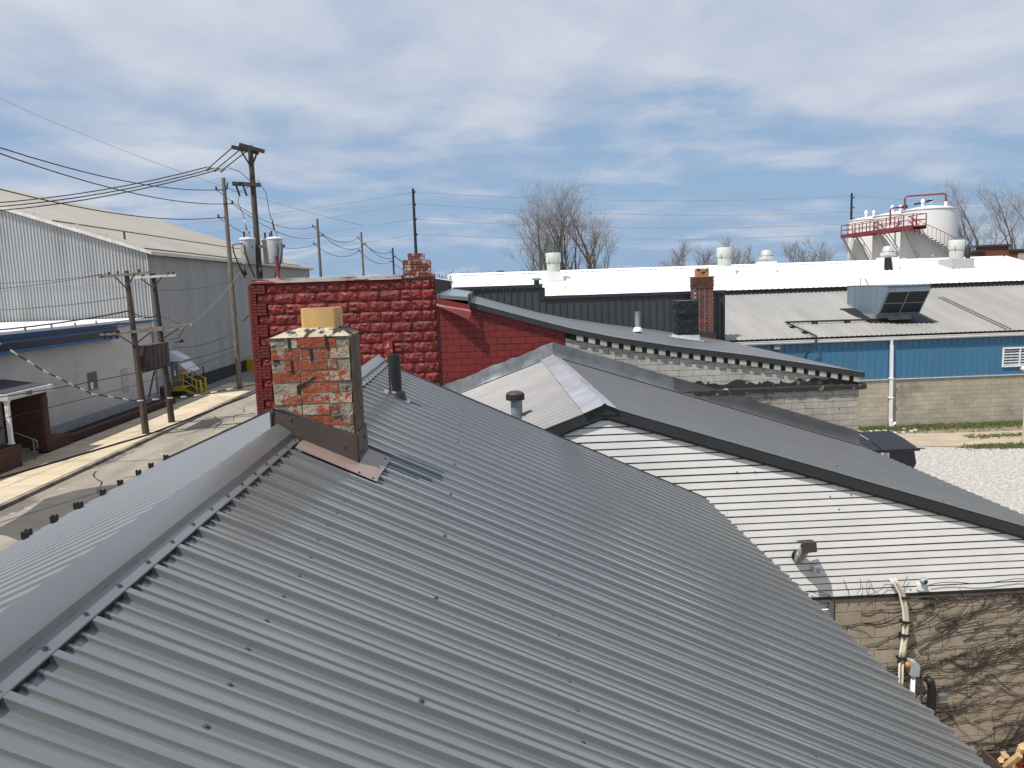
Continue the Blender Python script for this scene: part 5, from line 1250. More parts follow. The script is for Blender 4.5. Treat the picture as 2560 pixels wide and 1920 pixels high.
# ------------------------------------------------------------------ left side of the street
XS = -21.0
def make_metal_building():
    T = thing('metal_shed', (-35, 75, 0), 'huge pale grey corrugated metal shed with beige roof across the street', 'building')
    ye, yf, xr, ze, zr = 50.4, 97.5, -40.0, 9.72, 16.25; k = (zr-ze)/(XS-xr)
    b = MB(); pr = [(XS-.06, 0), (XS-.06, ze-.05), (xr, zr-.08), (-59, ze-.05), (-59, 0)]
    b.prism([(x, ye+.06, z) for x, z in pr], (0, yf-ye-.12, 0)); b.build('frame_wall', mat('shed_core', (.2, .2, .2), rough=.9), T, fixn=True)
    MS = mat('shed_siding', (.345, .35, .35), (.285, .29, .29), rough=.55, scale=.8, stretch=(1, 1, .15), rnd=.03, chips=(((.36, .35, .33), .7, .63, .12, (1, 1, .1)),))
    prof = trap(.204, .085, .04, .055)
    # front wall (faces the camera): two tiers of sheets under the rake
    x = XS; w = .34*3
    while x > -36:
        def top(u, x=x): return ze+k*(XS-(x-w+u))-7.55
        me = rib_mesh('wall_panel', MS, prof, .204, 5, 0, top=top)
        inst('wall_panel', me, T, (x-w, ye, 7.55), axes=((1, 0, 0), (0, 0, 1), (0, -1, 0)))
        x -= w
    lo = rib_mesh('wall_panel', MS, prof, .204, 5, 7.62); x = XS
    while x > -36:
        inst('wall_panel', lo, T, (x-w, ye-.006, .0), axes=((1, 0, 0), (0, 0, 1), (0, -1, 0))); x -= w
    # street side
    hi = rib_mesh('wall_panel', MS, trap(.34, .09, .05, .03), .34, 6, ze-.8); y = ye; w2 = .34*6
    while y < yf-.5:
        inst('wall_panel', hi, T, (XS, y, .8), axes=((0, 1, 0), (0, 0, 1), (1, 0, 0))); y += w2
    b = MB(); b.box(XS-.05, XS+.08, 50.5, yf, 0, .95); b.build('black_base', mat('black_base', (.012, .012, .014), rough=.7), T)
    b = MB(); b.box(XS-.05, XS+.02, ye-.03, ye+.03, 0, ze); b.build('corner_trim', mat('shed_trim', (.55, .55, .54), rough=.5), T)
    for z in (7.55,):
        b = MB(); b.box(-36, XS, ye-.058, ye-.05, z-.02, z+.015); b.build('lap_line', mat('lap_line', (.26, .26, .26), rough=.7), T)
    # roof sheets
    MRf = mat('shed_roof', (.305, .288, .255), (.25, .236, .208), rough=.6, scale=.35, stretch=(.25, 2, 1), rnd=.03, chips=(((.33, .295, .245), .8, .6, .15, (.15, 3, .3)),))
    c, s = 1/sqrt(1+k*k), k/sqrt(1+k*k); L = (XS+.35-xr)/c
    me = rib_mesh('roof_panel', MRf, trap(.34, .10, .04, .035), .34, 6, L); y = ye-.2
    while y < yf:
        inst('roof_panel', me, T, (xr, y+w2, zr), axes=((0, -1, 0), (c, 0, -s), (s, 0, c)))
        y += w2
    back = MB(); back.prism([(xr, ye-.2, zr), (-60, ye-.2, zr-k*20), (-60, yf+.4, zr-k*20), (xr, yf+.4, zr)], (0, 0, .02)); back.build('roof_back', MRf, T, fixn=True)
    MTr = mat('shed_rake', (.62, .60, .55), rough=.5)
    b = MB(); b.prism([(XS+.38, ye-.23, ze-.30), (xr, ye-.23, zr-.22), (xr, ye-.23, zr+.02), (XS+.38, ye-.23, ze-.10)], (0, .04, 0)); b.build('rake_trim', MTr, T, fixn=True)
    b = MB(); b.box(XS+.34, XS+.42, ye-.2, yf+.4, ze-.32, ze-.14); b.build('eave_gutter', MTr, T)
    b = MB(); b.box(XS, XS+.34, ye-.2, yf+.4, ze-.34, ze-.32); b.build('eave_soffit', mat('shed_soffit', (.13, .125, .12), rough=.8), T)
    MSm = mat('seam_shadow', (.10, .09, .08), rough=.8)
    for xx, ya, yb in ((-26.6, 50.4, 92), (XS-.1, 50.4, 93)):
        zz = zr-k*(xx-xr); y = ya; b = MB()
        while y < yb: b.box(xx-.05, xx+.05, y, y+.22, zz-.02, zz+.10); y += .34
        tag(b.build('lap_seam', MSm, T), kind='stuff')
    for t in (.12, .42, .68, .85):
        xx = XS-1.2-(1-t)*10; zz = zr-k*(xx-xr)
        b = MB(); b.box(xx-.35, xx+.35, ye+.05, ye+.12, zz+.17, zz+.21); b.bar((xx-.2, ye+.08, zz), (xx-.2, ye+.08, zz+.2), .05); b.bar((xx+.25, ye+.08, zz-.08), (xx+.25, ye+.08, zz+.2), .05); b.build('roof_bracket', MTr, T)
    b = MB(); b.lathe((-23.6, 53.4, zr-k*(-23.6-xr)), [(.07, -.1), (.07, .5)], 8); b.build('roof_pipe', MSm, T)
    # entrance: blue door, two awnings
    b = MB(); b.box(XS+.03, XS+.10, 52.55, 53.5, .66, 2.5); d = b.build('door', mat('door_blue', (.03, .075, .15), rough=.5, scale=4), T)
    q = MB(); q.box(XS+.10, XS+.108, 52.8, 53.05, 1.4, 1.75); q.build('notice', M_WHITE, d)
    MAw = mat('awning_white', (.66, .70, .74), (.58, .62, .66), rough=.45, scale=3)
    for y0, y1, zt, zb_, pr in ((52.45, 53.65, 3.10, 2.56, .95), (53.95, 56.1, 2.12, 1.52, .62)):
        b = MB(); b.prism([(XS+.03, y0, zt), (XS+pr, y0, zb_), (XS+pr, y0, zb_-.05), (XS+.03, y0, zt-.05)], (0, y1-y0, 0)); a = b.build('awning', MAw, T, fixn=True)
        for yy in (y0, y1-.03):
            q = MB(); q.prism([(XS+.03, yy, zt-.05), (XS+pr, yy, zb_-.05), (XS+pr, yy, zb_-.14), (XS+.03, yy, zb_-.14)], (0, .03, 0)); q.build('awning_side', MAw, a, fixn=True)
    b = MB(); b.box(XS+.081, XS+.10, 54.1, 56.0, .1, 1.45); b.build('dark_opening', M_BLACK, T)
    q = MB(); q.box(XS+.1, XS+.8, 54.4, 55.3, .2, .75); q.bar((XS+.5, 55.4, 0), (XS+.5, 55.4, 1.7), .06); q.bar((XS+.9, 56, 0), (XS+.9, 56, 1.7), .06); q.build('dock_frame', M_BLACK, T)
make_metal_building()

def make_stair_and_yard():
    MY = mat('safety_yellow', (.58, .37, .02), (.46, .29, .02), rough=.5, scale=5)
    T = thing('yellow_steps', (-20, 52, 0), 'yellow steel steps with pipe railings at the blue door', 'steps')
    b = MB(); b.box(-20.92, -20.1, 52.2, 53.7, .60, .66); b.build('landing', MY, T)
    b = MB(); b.box(-20.92, -20.1, 52.14, 52.2, .44, .70); b.build('landing_edge', MY, T)
    for i in range(4):
        b = MB(); b.box(-20.1+.22*i, -19.88+.22*i, 52.24, 53.66, .47-.14*i, .51-.14*i); b.build('tread', mat('tread_dark', (.10, .085, .06), rough=.8), T)
    for y in (52.16, 53.72):
        b = MB(); b.prism([(-20.1, y, .66), (-19.15, y, .08), (-19.15, y, -.0), (-20.1, y, .42)], (0, .04, 0)); b.build('stringer', MY, T, fixn=True)
        for x, z in ((-20.85, .66), (-20.1, .66), (-19.25, .1)):
            r = MB(); r.bar((x, y, z), (x, y, z+1.0), .055); r.build('railing_post', MY, T)
        for h in (1.0, .52):
            r = MB(); r.bar((-20.85, y, .66+h), (-20.1, y, .66+h), .05); r.build('rail', MY, T)
            r = MB(); r.bar((-20.1, y, .66+h), (-19.25, y, .1+h), .05); r.build('rail', MY, T)
    for x, y, l in ((-19.28, 53.0, 'yellow bollard left of a pair beside the shed steps'), (-19.48, 54.5, 'yellow bollard right of a pair beside the shed steps')):
        b = MB(); b.lathe((x, y, 0), [(.075, 0), (.075, 1.0), (.05, 1.06)], 12); tag(b.build('bollard', mat('bollard_yellow', (.55, .47, .02), rough=.5, scale=4), None, True, 40), l, 'bollard', 'yellow bollards')
    b = MB(); b.prism([(-20.9, 68.8, 0), (-19.2, 68.8, 0), (-19.2, 68.8, .75), (-19.7, 68.8, 1.0), (-20.9, 68.8, 1.0)], (0, 3, 0)); tag(b.build('yellow_barrier', MY, None, fixn=True), 'squat yellow concrete barrier at the far end of the shed wall', 'barrier')
    T = thing('shed_wall_lamp', (XS, 54.6, 3.6), 'small dark lamp bracket on the shed wall above the awnings', 'wall lamp')
    b = MB(); b.bar((XS+.03, 53.6, 3.62), (XS+.5, 53.6, 3.72), .06); b.build('arm', M_BLACK, T)
    b = MB(); b.lathe((XS+.5, 53.6, 3.62), [(.16, 0), (.10, .12), (.05, .2)], 10); b.build('shade', M_BLACK, T)
make_stair_and_yard()

def stone_face(b, x0, x1, y0, y1, z0, z1, r):
    """ledge-stone facing: small split stones of uneven depth round a pier"""
    z = z0
    while z < z1:
        h = min(r.uniform(.05, .09), z1-z+.001)
        for (ax, lo, hi) in (('x-', x0, x1), ('y+', y0, y1), ('y-', y0, y1)):
            t = lo
            while t < hi-.01:
                w = min(r.uniform(.10, .30), hi-t); d = r.uniform(.0, .035)
                if ax == 'x-': b.box(t+.004, t+w-.004, y0-.03-d, y0+.06, z+.003, z+h-.003)
                elif ax == 'y+': b.box(x1-.06, x1+.03+d, t+.004, t+w-.004, z+.003, z+h-.003)
                else: b.box(x0-.03-d, x0+.06, t+.004, t+w-.004, z+.003, z+h-.003)
                t += w
        z += h

def make_white_building():
    T = thing('white_brick_building', (-30, 38, 0), 'low white painted building with blue roof band and street entrance canopy', 'building')
    MWl = mat('white_masonry', (.50, .492, .485), (.44, .433, .427), rough=.8, scale=.7, bump=.25, bscale=16, chips=(((.40, .39, .38), .5, .62, .1),))
    b = MB(); b.box(-48, XS, 14, 50.0, .7, 5.30); b.build('wall', MWl, T)
    b = MB(); b.box(-48, XS+.03, 14, 50.0, 0, .7); b.build('plinth', mat('grey_plinth', (.30, .305, .32), (.24, .245, .26), rough=.85, scale=2), T)
    b = MB(); b.box(-48.1, XS+.16, 13.9, 50.15, 5.34, 5.47); b.build('coping', M_WHITE, T)
    MBlu = mat('band_blue', (.022, .11, .30), rough=.5)
    MNv = mat('band_navy', (.010, .016, .035), rough=.45)
    b = MB(); b.box(XS-.1, XS+.13, 14, 50.12, 5.20, 5.335); b.build('blue_stripe', MBlu, T)
    b = MB(); b.box(XS, XS+.40, 14, 44.6, 4.66, 5.195); b.build('navy_band', MNv, T)
    b = MB(); b.box(XS, XS+.46, 14, 44.66, 4.50, 4.655); b.build('blue_stripe', MBlu, T)
    b = MB(); b.box(XS+.401, XS+.43, 14, 44.6, 4.98, 5.06); b.build('blue_stripe', MBlu, T)
    for y in (33.8, 36.2, 38.4, 40.6, 42.8):
        b = MB(); b.box(XS+.1, XS+.17, y, y+.06, 5.36, 5.6); b.build('band_bracket', M_GALVD, T)
    # window and blocked window
    for y0, y1, z0, z1, blk in ((41.5, 42.6, 1.95, 2.86, 0), (45.35, 46.2, 1.42, 2.62, 1)):
        b = MB(); b.box(XS-.02, XS+.05, y0, y1, z0-.07, z0); b.box(XS-.02, XS+.012, y0, y0+.05, z0, z1); b.box(XS-.02, XS+.012, y1-.05, y1, z0, z1); b.box(XS-.02, XS+.012, y0, y1, z1, z1+.05); f = b.build('window', mat('window_trim', (.36, .35, .34), rough=.7), T)
        if blk:
            q = MB()
            for k in range(5):
                for j in range(2): q.box(XS+.002, XS+.02, y0+.06+j*.38, y0+.40+j*.38, z0+.03+k*.235, z0+.24+k*.235)
            q.build('glass_block', mat('glass_block', (.42, .43, .42), rough=.25), f)
        else:
            q = MB(); q.box(XS-.015, XS+.004, y0+.05, y1-.05, z0, z1); q.build('pane', glass_mat(), f)
            q = MB(); q.box(XS+.004, XS+.02, y0+.3, y0+.55, z0+.02, z0+.42); q.build('card', M_WHITE, f)
            q = MB(); q.box(XS+.004, XS+.025, y0+.58, y0+.63, z0, z1); q.build('mullion', mat('mullion', (.2, .2, .2), rough=.5), f)
    # entrance canopy, post, pier, steps
    b = MB(); b.box(XS, -18.95, 31.2, 34.5, 2.86, 3.12); b.build('canopy_fascia', mat('canopy_white', (.66, .67, .68), rough=.5, scale=2), T)
    b = MB(); b.prism([(XS, 31.3, 3.13), (-19.05, 31.3, 3.13), (XS, 31.3, 3.42)], (0, 3.1, 0)); b.build('canopy_roof', mat('canopy_shingle', (.055, .055, .065), rough=.9, scale=9, bump=.5), T, fixn=True)
    b = MB(); b.box(XS-.05, XS+.12, 28, 33.4, 3.40, 3.50); b.build('canopy_trim', M_WHITE, T)
    text_mesh('house_number', '1422', .25, M_BLACK, T, (-18.945, 32.65, 2.90), ((0, 1, 0), (0, 0, 1), (1, 0, 0)), .01)
    b = MB(); b.box(-19.17, -19.03, 31.28, 31.42, 1.12, 2.80); b.box(-19.2, -19.0, 31.25, 31.45, 2.78, 2.90); b.box(-19.2, -19.0, 31.25, 31.45, 1.08, 1.14); b.build('post', M_WHITE, T)
    MSt = mat('ledge_stone', (.115, .052, .040), (.07, .034, .028), rough=.9, scale=9, bump=.6, bscale=30, chips=(((.30, .24, .20), 5, .68, .03),))
    r = random.Random(12)
    for dims in ((-20.9, -18.95, 29.0, 31.6, 0, 1.02), (-20.95, -19.3, 34.1, 34.5, .2, 2.82), (-20.1, -19.35, 34.53, 36.3, 0, .60), (-20.05, -19.75, 36.34, 49.6, 0, .34)):
        c = MB(); c.box(*dims); core = c.build('planter_wall', MSt, T); f = MB(); stone_face(f, *dims, r); tag(f.build('stone_facing', MSt, core), kind='stuff')
    b = MB(); b.box(-20.98, -20.08, 34.6, 49.6, 0, .22); b.build('soil_bed', mat('dark_soil', (.018, .016, .014), rough=1, scale=6, bump=.8), T)
    b = MB(); b.box(-20.75, -19.15, 29.2, 31.4, 1.02, 1.04); b.build('soil_bed', mat('dark_soil', (.018, .016, .014)), T)
    for i in range(4):
        b = MB(); b.box(-20.98, -19.25-.28*i*.0-.34*i, 31.66, 34.0, .0+.14*i, .14+.14*i); b.build('step', mat('step_concrete', (.21, .185, .165), (.16, .14, .125), rough=.9, scale=2), T)
    b = MB(); b.box(XS+.0, XS+.05, 32.1, 33.2, .56, 2.7); d = b.build('entrance_door', mat('door_frame', (.06, .06, .06), rough=.5), T)
    q = MB(); q.box(XS+.051, XS+.058, 32.2, 33.1, .7, 2.6); q.build('pane', mat('entry_glass', (.02, .025, .03), rough=.04, spec=.8), d)
    # handrail
    T2 = thing('handrail', (-19, 32.7, 0), 'grey pipe handrail on the entrance steps below the canopy', 'handrail')
    b = MB(); b.tube([(-20.6, 32.9, 1.62), (-19.0, 32.75, .98), (-18.9, 32.75, .92), (-18.9, 32.75, .62), (-19.05, 32.75, .62)], .028, 8); b.tube([(-19.05, 32.75, .05), (-19.05, 32.75, .98)], .028, 8); b.tube([(-20.4, 32.88, .5), (-20.4, 32.88, 1.54)], .028, 8); b.build('tube', mat('rail_grey', (.24, .27, .27), rough=.4, metal=.2), T2, True)
    # shrubs
    def shrub(x, y, z, rad, label):
        g = MB(); rr = random.Random(int(x*100))
        for i in range(420):
            d = V((rr.gauss(0, 1), rr.gauss(0, 1), rr.gauss(0, 1))).normalized()*rad*rr.uniform(.45, 1.05); d.z = abs(d.z)*1.3
            p = V((x, y, z))+d; u = V((rr.gauss(0, 1), rr.gauss(0, 1), rr.gauss(0, 1))).normalized()*.07; w = u.orthogonal()*.6
            g.add([p-u, p+w, p+u, p-w], [(0, 1, 2, 3)])
        T3 = thing('evergreen_shrub', (x, y, z), label, 'shrub', 'shrubs by the entrance')
        g.build('foliage', mat('shrub_leaf', (.012, .022, .012), rough=.8), T3)
        s = MB(); s.tube([(x, y, z-.1), (x, y, z+rad)], [.03, .015], 6); s.build('stem', M_WOODD, T3)
    shrub(-20.45, 35.1, .55, .30, 'small dark evergreen shrub right of the stone entrance pillar'); shrub(-19.9, 30.3, 1.0, .28, 'small dark evergreen shrub in the stone planter under the white post')
make_white_building()

# ------------------------------------------------------------------ poles
def pole(name, x, y, z1, r0, r1, label, m, cat='utility pole', group=None, lean=(0, 0)):
    T = thing(name, (x, y, 0), label, cat, group)
    b = MB(); n = 6
    b.tube([(x+lean[0]*i/n, y+lean[1]*i/n, z1*i/n) for i in range(n+1)], [r0+(r1-r0)*i/n for i in range(n+1)], 12); b.build('post', m, T, True, 50)
    return T
M_INS = mat('insulator', (.06, .035, .03), rough=.25)
M_INSG = mat('insulator_grey', (.35, .36, .36), rough=.3)
def insulator(T, p, up=(0, 0, 1), s=1., m=None):
    b = MB(); pr = [(.02*s, 0)]
    for k in range(3): pr += [(.06*s, .03*s+.05*k*s), (.03*s, .05*s+.05*k*s)]
    b.lathe(p, pr, 8, axis=up); b.build('insulator', m or M_INS, T, True)

def make_poles():
    # transformer pole behind the red building
    T = pole('transformer_pole', -8.22, 29.5, 12.15, .15, .095, 'dark wooden pole carrying three grey transformers behind the red wall', M_WOODP)
    MA = M_WOODD
    b = MB(); b.bar((-8.86, 29.38, 12.10), (-7.95, 29.62, 11.90), .10, .13); b.build('crossarm', MA, T)
    b = MB(); b.bar((-8.52, 29.18, 12.14), (-7.68, 29.40, 11.90), .10, .13); b.build('crossarm', MA, T)
    b = MB(); b.bar((-8.92, 29.4, 10.80), (-7.92, 29.4, 10.72), .12, .14); b.build('crossarm', MA, T)
    for a, c in (((-8.55, 29.35, 12.02), (-8.25, 29.38, 11.45)), ((-7.95, 29.4, 11.88), (-8.15, 29.38, 11.45))):
        b = MB(); b.bar(a, c, .04, .06); b.build('brace', M_WOODD, T)
    MTf = mat('transformer_grey', (.50, .525, .545), (.44, .465, .485), rough=.4, scale=1.5)
    for i, (x, y) in enumerate(((-8.45, 29.05), (-7.94, 29.95), (-7.50, 29.2))):
        b = MB(); b.lathe((x, y, 7.86), [(.23, 0), (.245, .02), (.285, .86)], 28); t = b.build('transformer_can', MTf, T, True, 40)
        q = MB(); q.lathe((x, y, 8.72), [(.30, 0), (.30, .04), (.22, .09), (.05, .11)], 28); q.build('lid', mat('lid_pale', (.60, .62, .63), rough=.4), t, True, 40)
        for dx, lx in ((-.08, -.10), (.10, -.08)):
            q = MB(); pr = [(.02, 0)]
            for k in range(5): pr += [(.042, .02+.05*k), (.03, .04+.05*k)]
            q.lathe((x+dx, y-.05, 8.80), pr, 10); q.build('bushing', M_INSG if dx > 0 else M_INS, t, True)
        if i != 1:
            q = MB(); q.tube([(x+.05, y-.1, 9.06), (x-.02, y-.1, 9.45)], .03, 8); q.build('surge_arrester', M_INSG if i == 0 else M_INS, t, True)
    q = MB(); q.box(-8.60, -8.51, 28.785, 28.80, 8.25, 8.33); q.build('warning_label', mat('label_yellow', (.75, .42, .02), rough=.5), T)
    q = MB(); q.box(-8.24, -8.18, 28.80, 28.815, 8.42, 8.50); q.build('serial_plate', mat('label_blue', (.05, .08, .25), rough=.5), T)
    for k, (xa, xb) in enumerate(((-8.9, -8.55), (-8.5, -8.2), (-7.3, -7.45), (-7.15, -7.35))):
        q = MB(); q.tube([(xa, 28.75, 8.55), (xa+.03, 28.72, 8.3), ((xa+xb)/2, 28.75, 7.8), (xb, 28.8, 7.35)], .025, 6); q.build('lead_cable', M_WIRE, T, True)
    q = MB(); q.tube([(-8.9, 28.75, 8.55), (-8.55, 28.8, 8.6)], .02, 6); q.build('lead_cable', M_WIRE, T, True)
    q = MB(); q.tube([(-8.58, 28.75, 7.72), (-8.50, 28.72, 7.45)], .06, 8); q.tube([(-7.95, 28.75, 7.7), (-7.97, 28.75, 7.4)], .06, 8); q.build('cable_clamp', M_BLACK, T, True)
    b = MB(); b.box(-8.75, -7.2, 29.42, 29.5, 8.45, 8.55); b.build('hanger_bracket', M_GALVD, T)
    for xx in (-8.8, -8.55, -8.3): 
        b = MB(); b.tube([(xx, 29.4, 10.72), (xx+.12, 29.35, 10.35)], .035, 8); b.build('cutout_fuse', M_BLACK, T, True)
    for pts in ([(-8.7, 29.35, 10.4), (-8.75, 29.3, 10.1), (-8.6, 29.25, 9.7), (-8.47, 29.05, 9.45)], [(-7.98, 29.3, 10.9), (-7.7, 29.3, 10.4), (-7.65, 29.3, 9.8), (-7.55, 29.15, 9.45)], [(-9.0, 29.2, 11.35), (-8.6, 29.3, 11.2), (-8.3, 29.4, 10.9)]):
        b = MB(); b.tube(pts, .012, 5); b.build('jumper_wire', M_WIRE, T, True)
    # street poles in a row
    rows = ((54.4, 14.6, 'grey wooden pole standing at the kerb left of the transformer pole', -17.1), (84.7, 14.4, 'wooden pole just right of the transformers, second in the street row', -17.1), (115.7, 15.1, 'wooden pole third along the street row above the red wall', -17.1), (156.5, 14.8, 'thin dark pole fourth along the street row', -17.1), (205, 15, 'farthest tiny pole of the street row beside the red chimney stub', -17.1))
    tops = []
    for i, (y, h, l, x) in enumerate(rows):
        T = pole('street_pole', x, y, h, .19 if i < 3 else .22, .13 if i < 3 else .17, l, M_WOODG if i < 3 else M_WOODD, group='poles along the street')
        for k, (dz, sx) in enumerate(((.8, -1), (1.75, 1), (2.65, -1))):
            b = MB(); b.bar((x, y-.1, h-dz), (x+sx*.55, y-.1, h-dz), .07); b.build('insulator_arm', M_WOODD, T); insulator(T, (x+sx*.5, y-.1, h-dz), s=1.5)
        tops.append((x, y, h))
        if i == 0:
            b = MB(); b.tube([(x+.3, y-.1, 14.3), (x+.2, y-.1, 13.8)], .05, 8); b.build('cutout_fuse', M_BLACK, T, True)
    for i in range(len(tops)-1):
        (xa, ya, ha), (xb, yb, hb) = tops[i], tops[i+1]; r = .022+.012*i
        for rk, dz, sx in (('upper', .8, -.5), ('middle', 1.75, .5), ('lower', 2.65, -.5)):
            wire(catenary((xa+sx, ya, ha-dz), (xb+sx, yb, hb-dz), 1.1), r, rk+' '+('wire of the street row in the span between the kerb pole and the next', 'wire of the street row in its second span', 'wire of the street row in its third span', 'wire of the street row in its last far span')[i])
    # steel transmission poles
    MSl = mat('dark_steel_pole', (.018, .017, .018), rough=.6)
    P = []
    for x, y, h, l in ((-8.8, 110, 20.4, 'slender dark transmission pole rising behind the red chimney stub'), (65.7, 136, 20.7, 'slender dark transmission pole left of the white tanks')):
        T = pole('transmission_pole', x, y, h, .26, .17, l, MSl, group='transmission poles')
        for z in (20.0, 18.3, 16.3, 14.2): insulator(T, (x+.15, y-.2, z-.2), up=(.4, -.5, .5), s=2.2)
        P.append((x, y))
    lv = ((19.92, 20.24), (18.36, 17.45), (16.27, 15.45), (14.18, 13.84))
    for rk, (za, zb_) in zip(('highest', 'second highest', 'third highest', 'lowest'), lv):
        wire(catenary((-8.8, 110, za), (65.7, 136, zb_), 1.0, 24), .026, rk+' thin transmission wire between the two dark poles', 'transmission wires', M_WIREG)
        wire(catenary((65.7, 136, zb_), (190, 175, zb_+.6), 2.0, 16), .03, rk+' thin transmission wire right of the tank pole', 'transmission wires', M_WIREG)
        wire(catenary((-8.8, 110, za), (-95, 125, za-2.5), 2.0, 16), .03, rk+' thin transmission wire left of the chimney stub pole', 'transmission wires', M_WIREG)
    for h in (9.0, 6.8, 4.9):
        b = MB(); 
    # H-frame
    T = thing('h_frame_poles', (-16.75, 39.5, 0), 'pair of old leaning wooden poles with crossarms and a rusty box between', 'utility poles')
    for y, z, lx in ((38.0, 8.05, -.2), (41.2, 7.98, -.28)):
        b = MB(); b.tube([(-16.66+lx*i/5, y, z*i/5) for i in range(6)], [.17-.012*i for i in range(6)], 12); b.build('post', M_WOODP if y < 40 else mat('pole_wood_dark', (.075, .058, .045), (.035, .028, .024), rough=.9, scale=5, stretch=(5, 5, .35)), T, True, 50)
    MAr = mat('arm_weathered', (.26, .22, .18), (.14, .115, .10), rough=.85, scale=4, stretch=(.5, 3, 3), bump=.4)
    MAw = mat('arm_pale', (.58, .555, .51), (.46, .44, .40), rough=.8, scale=4, stretch=(.5, 3, 3))
    arms = (((-18.05, 37.85, 7.80), (-15.75, 37.85, 7.93), MAr), ((-18.0, 41.05, 7.78), (-15.7, 41.05, 7.84), MAw), ((-18.3, 37.85, 5.07), (-15.35, 37.85, 5.19), MAr), ((-18.0, 41.05, 5.10), (-15.25, 41.05, 5.26), MAr), ((-17.9, 41.37, 5.10), (-15.25, 41.37, 5.26), MAw))
    for a, c, m in arms:
        b = MB(); b.bar(a, c, .10, .12); b.build('crossarm', m, T)
    for (x, y, z) in ((-17.6, 37.85, 7.86), (-17.2, 37.85, 7.9), (-16.2, 37.85, 7.95), (-17.4, 41.05, 7.80), (-17.0, 41.05, 7.82), (-16.1, 41.05, 7.86), (-15.85, 41.05, 7.86)): insulator(T, (x, y, z), s=1.1)
    for x in (-18.1, -17.8, -17.5):
        insulator(T, (x, 37.78, 5.02), up=(0, 0, -1), s=1.3)
        b = MB(); b.box(x-.1, x+.1, 37.78, 37.92, 5.15, 5.24); b.build('cutout_base', M_BLACK, T)
    for a, c in (((-17.35, 37.8, 7.8), (-16.83, 37.82, 7.2)), ((-16.4, 37.8, 7.88), (-16.83, 37.82, 7.25)), ((-17.5, 41.0, 7.75), (-16.9, 41.02, 7.2)), ((-16.4, 41.0, 7.78), (-16.9, 41.02, 7.25)), ((-17.4, 37.8, 5.0), (-16.75, 37.82, 4.5)), ((-15.9, 37.8, 5.08), (-16.75, 37.82, 4.5)), ((-15.8, 41.0, 5.1), (-16.8, 41.02, 4.5))):
        b = MB(); b.bar(a, c, .05, .06); b.build('brace', M_WOODD, T)
    MRu = mat('rusty_box', (.085, .050, .038), (.030, .036, .055), rough=.75, scale=1.6, bump=.2, chips=(((.17, .075, .04), 2.2, .55, .1, (2, 2, .6)),))
    b = MB(); b.box(-16.95, -16.35, 38.35, 40.9, 3.25, 4.42); bx_ = b.build('equipment_box', MRu, T)
    for i in range(5):
        q = MB(); q.box(-16.345, -16.33, 38.45+.5*i, 38.50+.5*i, 3.28, 4.40); q.build('box_rib', MRu, bx_)
    b = MB(); b.bar((-16.65, 37.9, 3.18), (-16.65, 41.3, 3.18), .3, .12); b.build('platform_beam', M_WOODD, T)
    for a, c in (((-16.4, 38.1, 1.9), (-16.4, 39.0, 3.1)), ((-16.4, 41.0, 1.9), (-16.4, 40.2, 3.1))):
        b = MB(); b.bar(a, c, .06, .06); b.build('brace', M_WOODD, T)
    b = MB(); b.tube([(-16.4, 41.1, 4.5), (-15.9, 41.2, 4.6), (-15.5, 41.2, 5.2)], .018, 5); b.build('jumper_wire', M_WIRE, T, True)
make_poles()

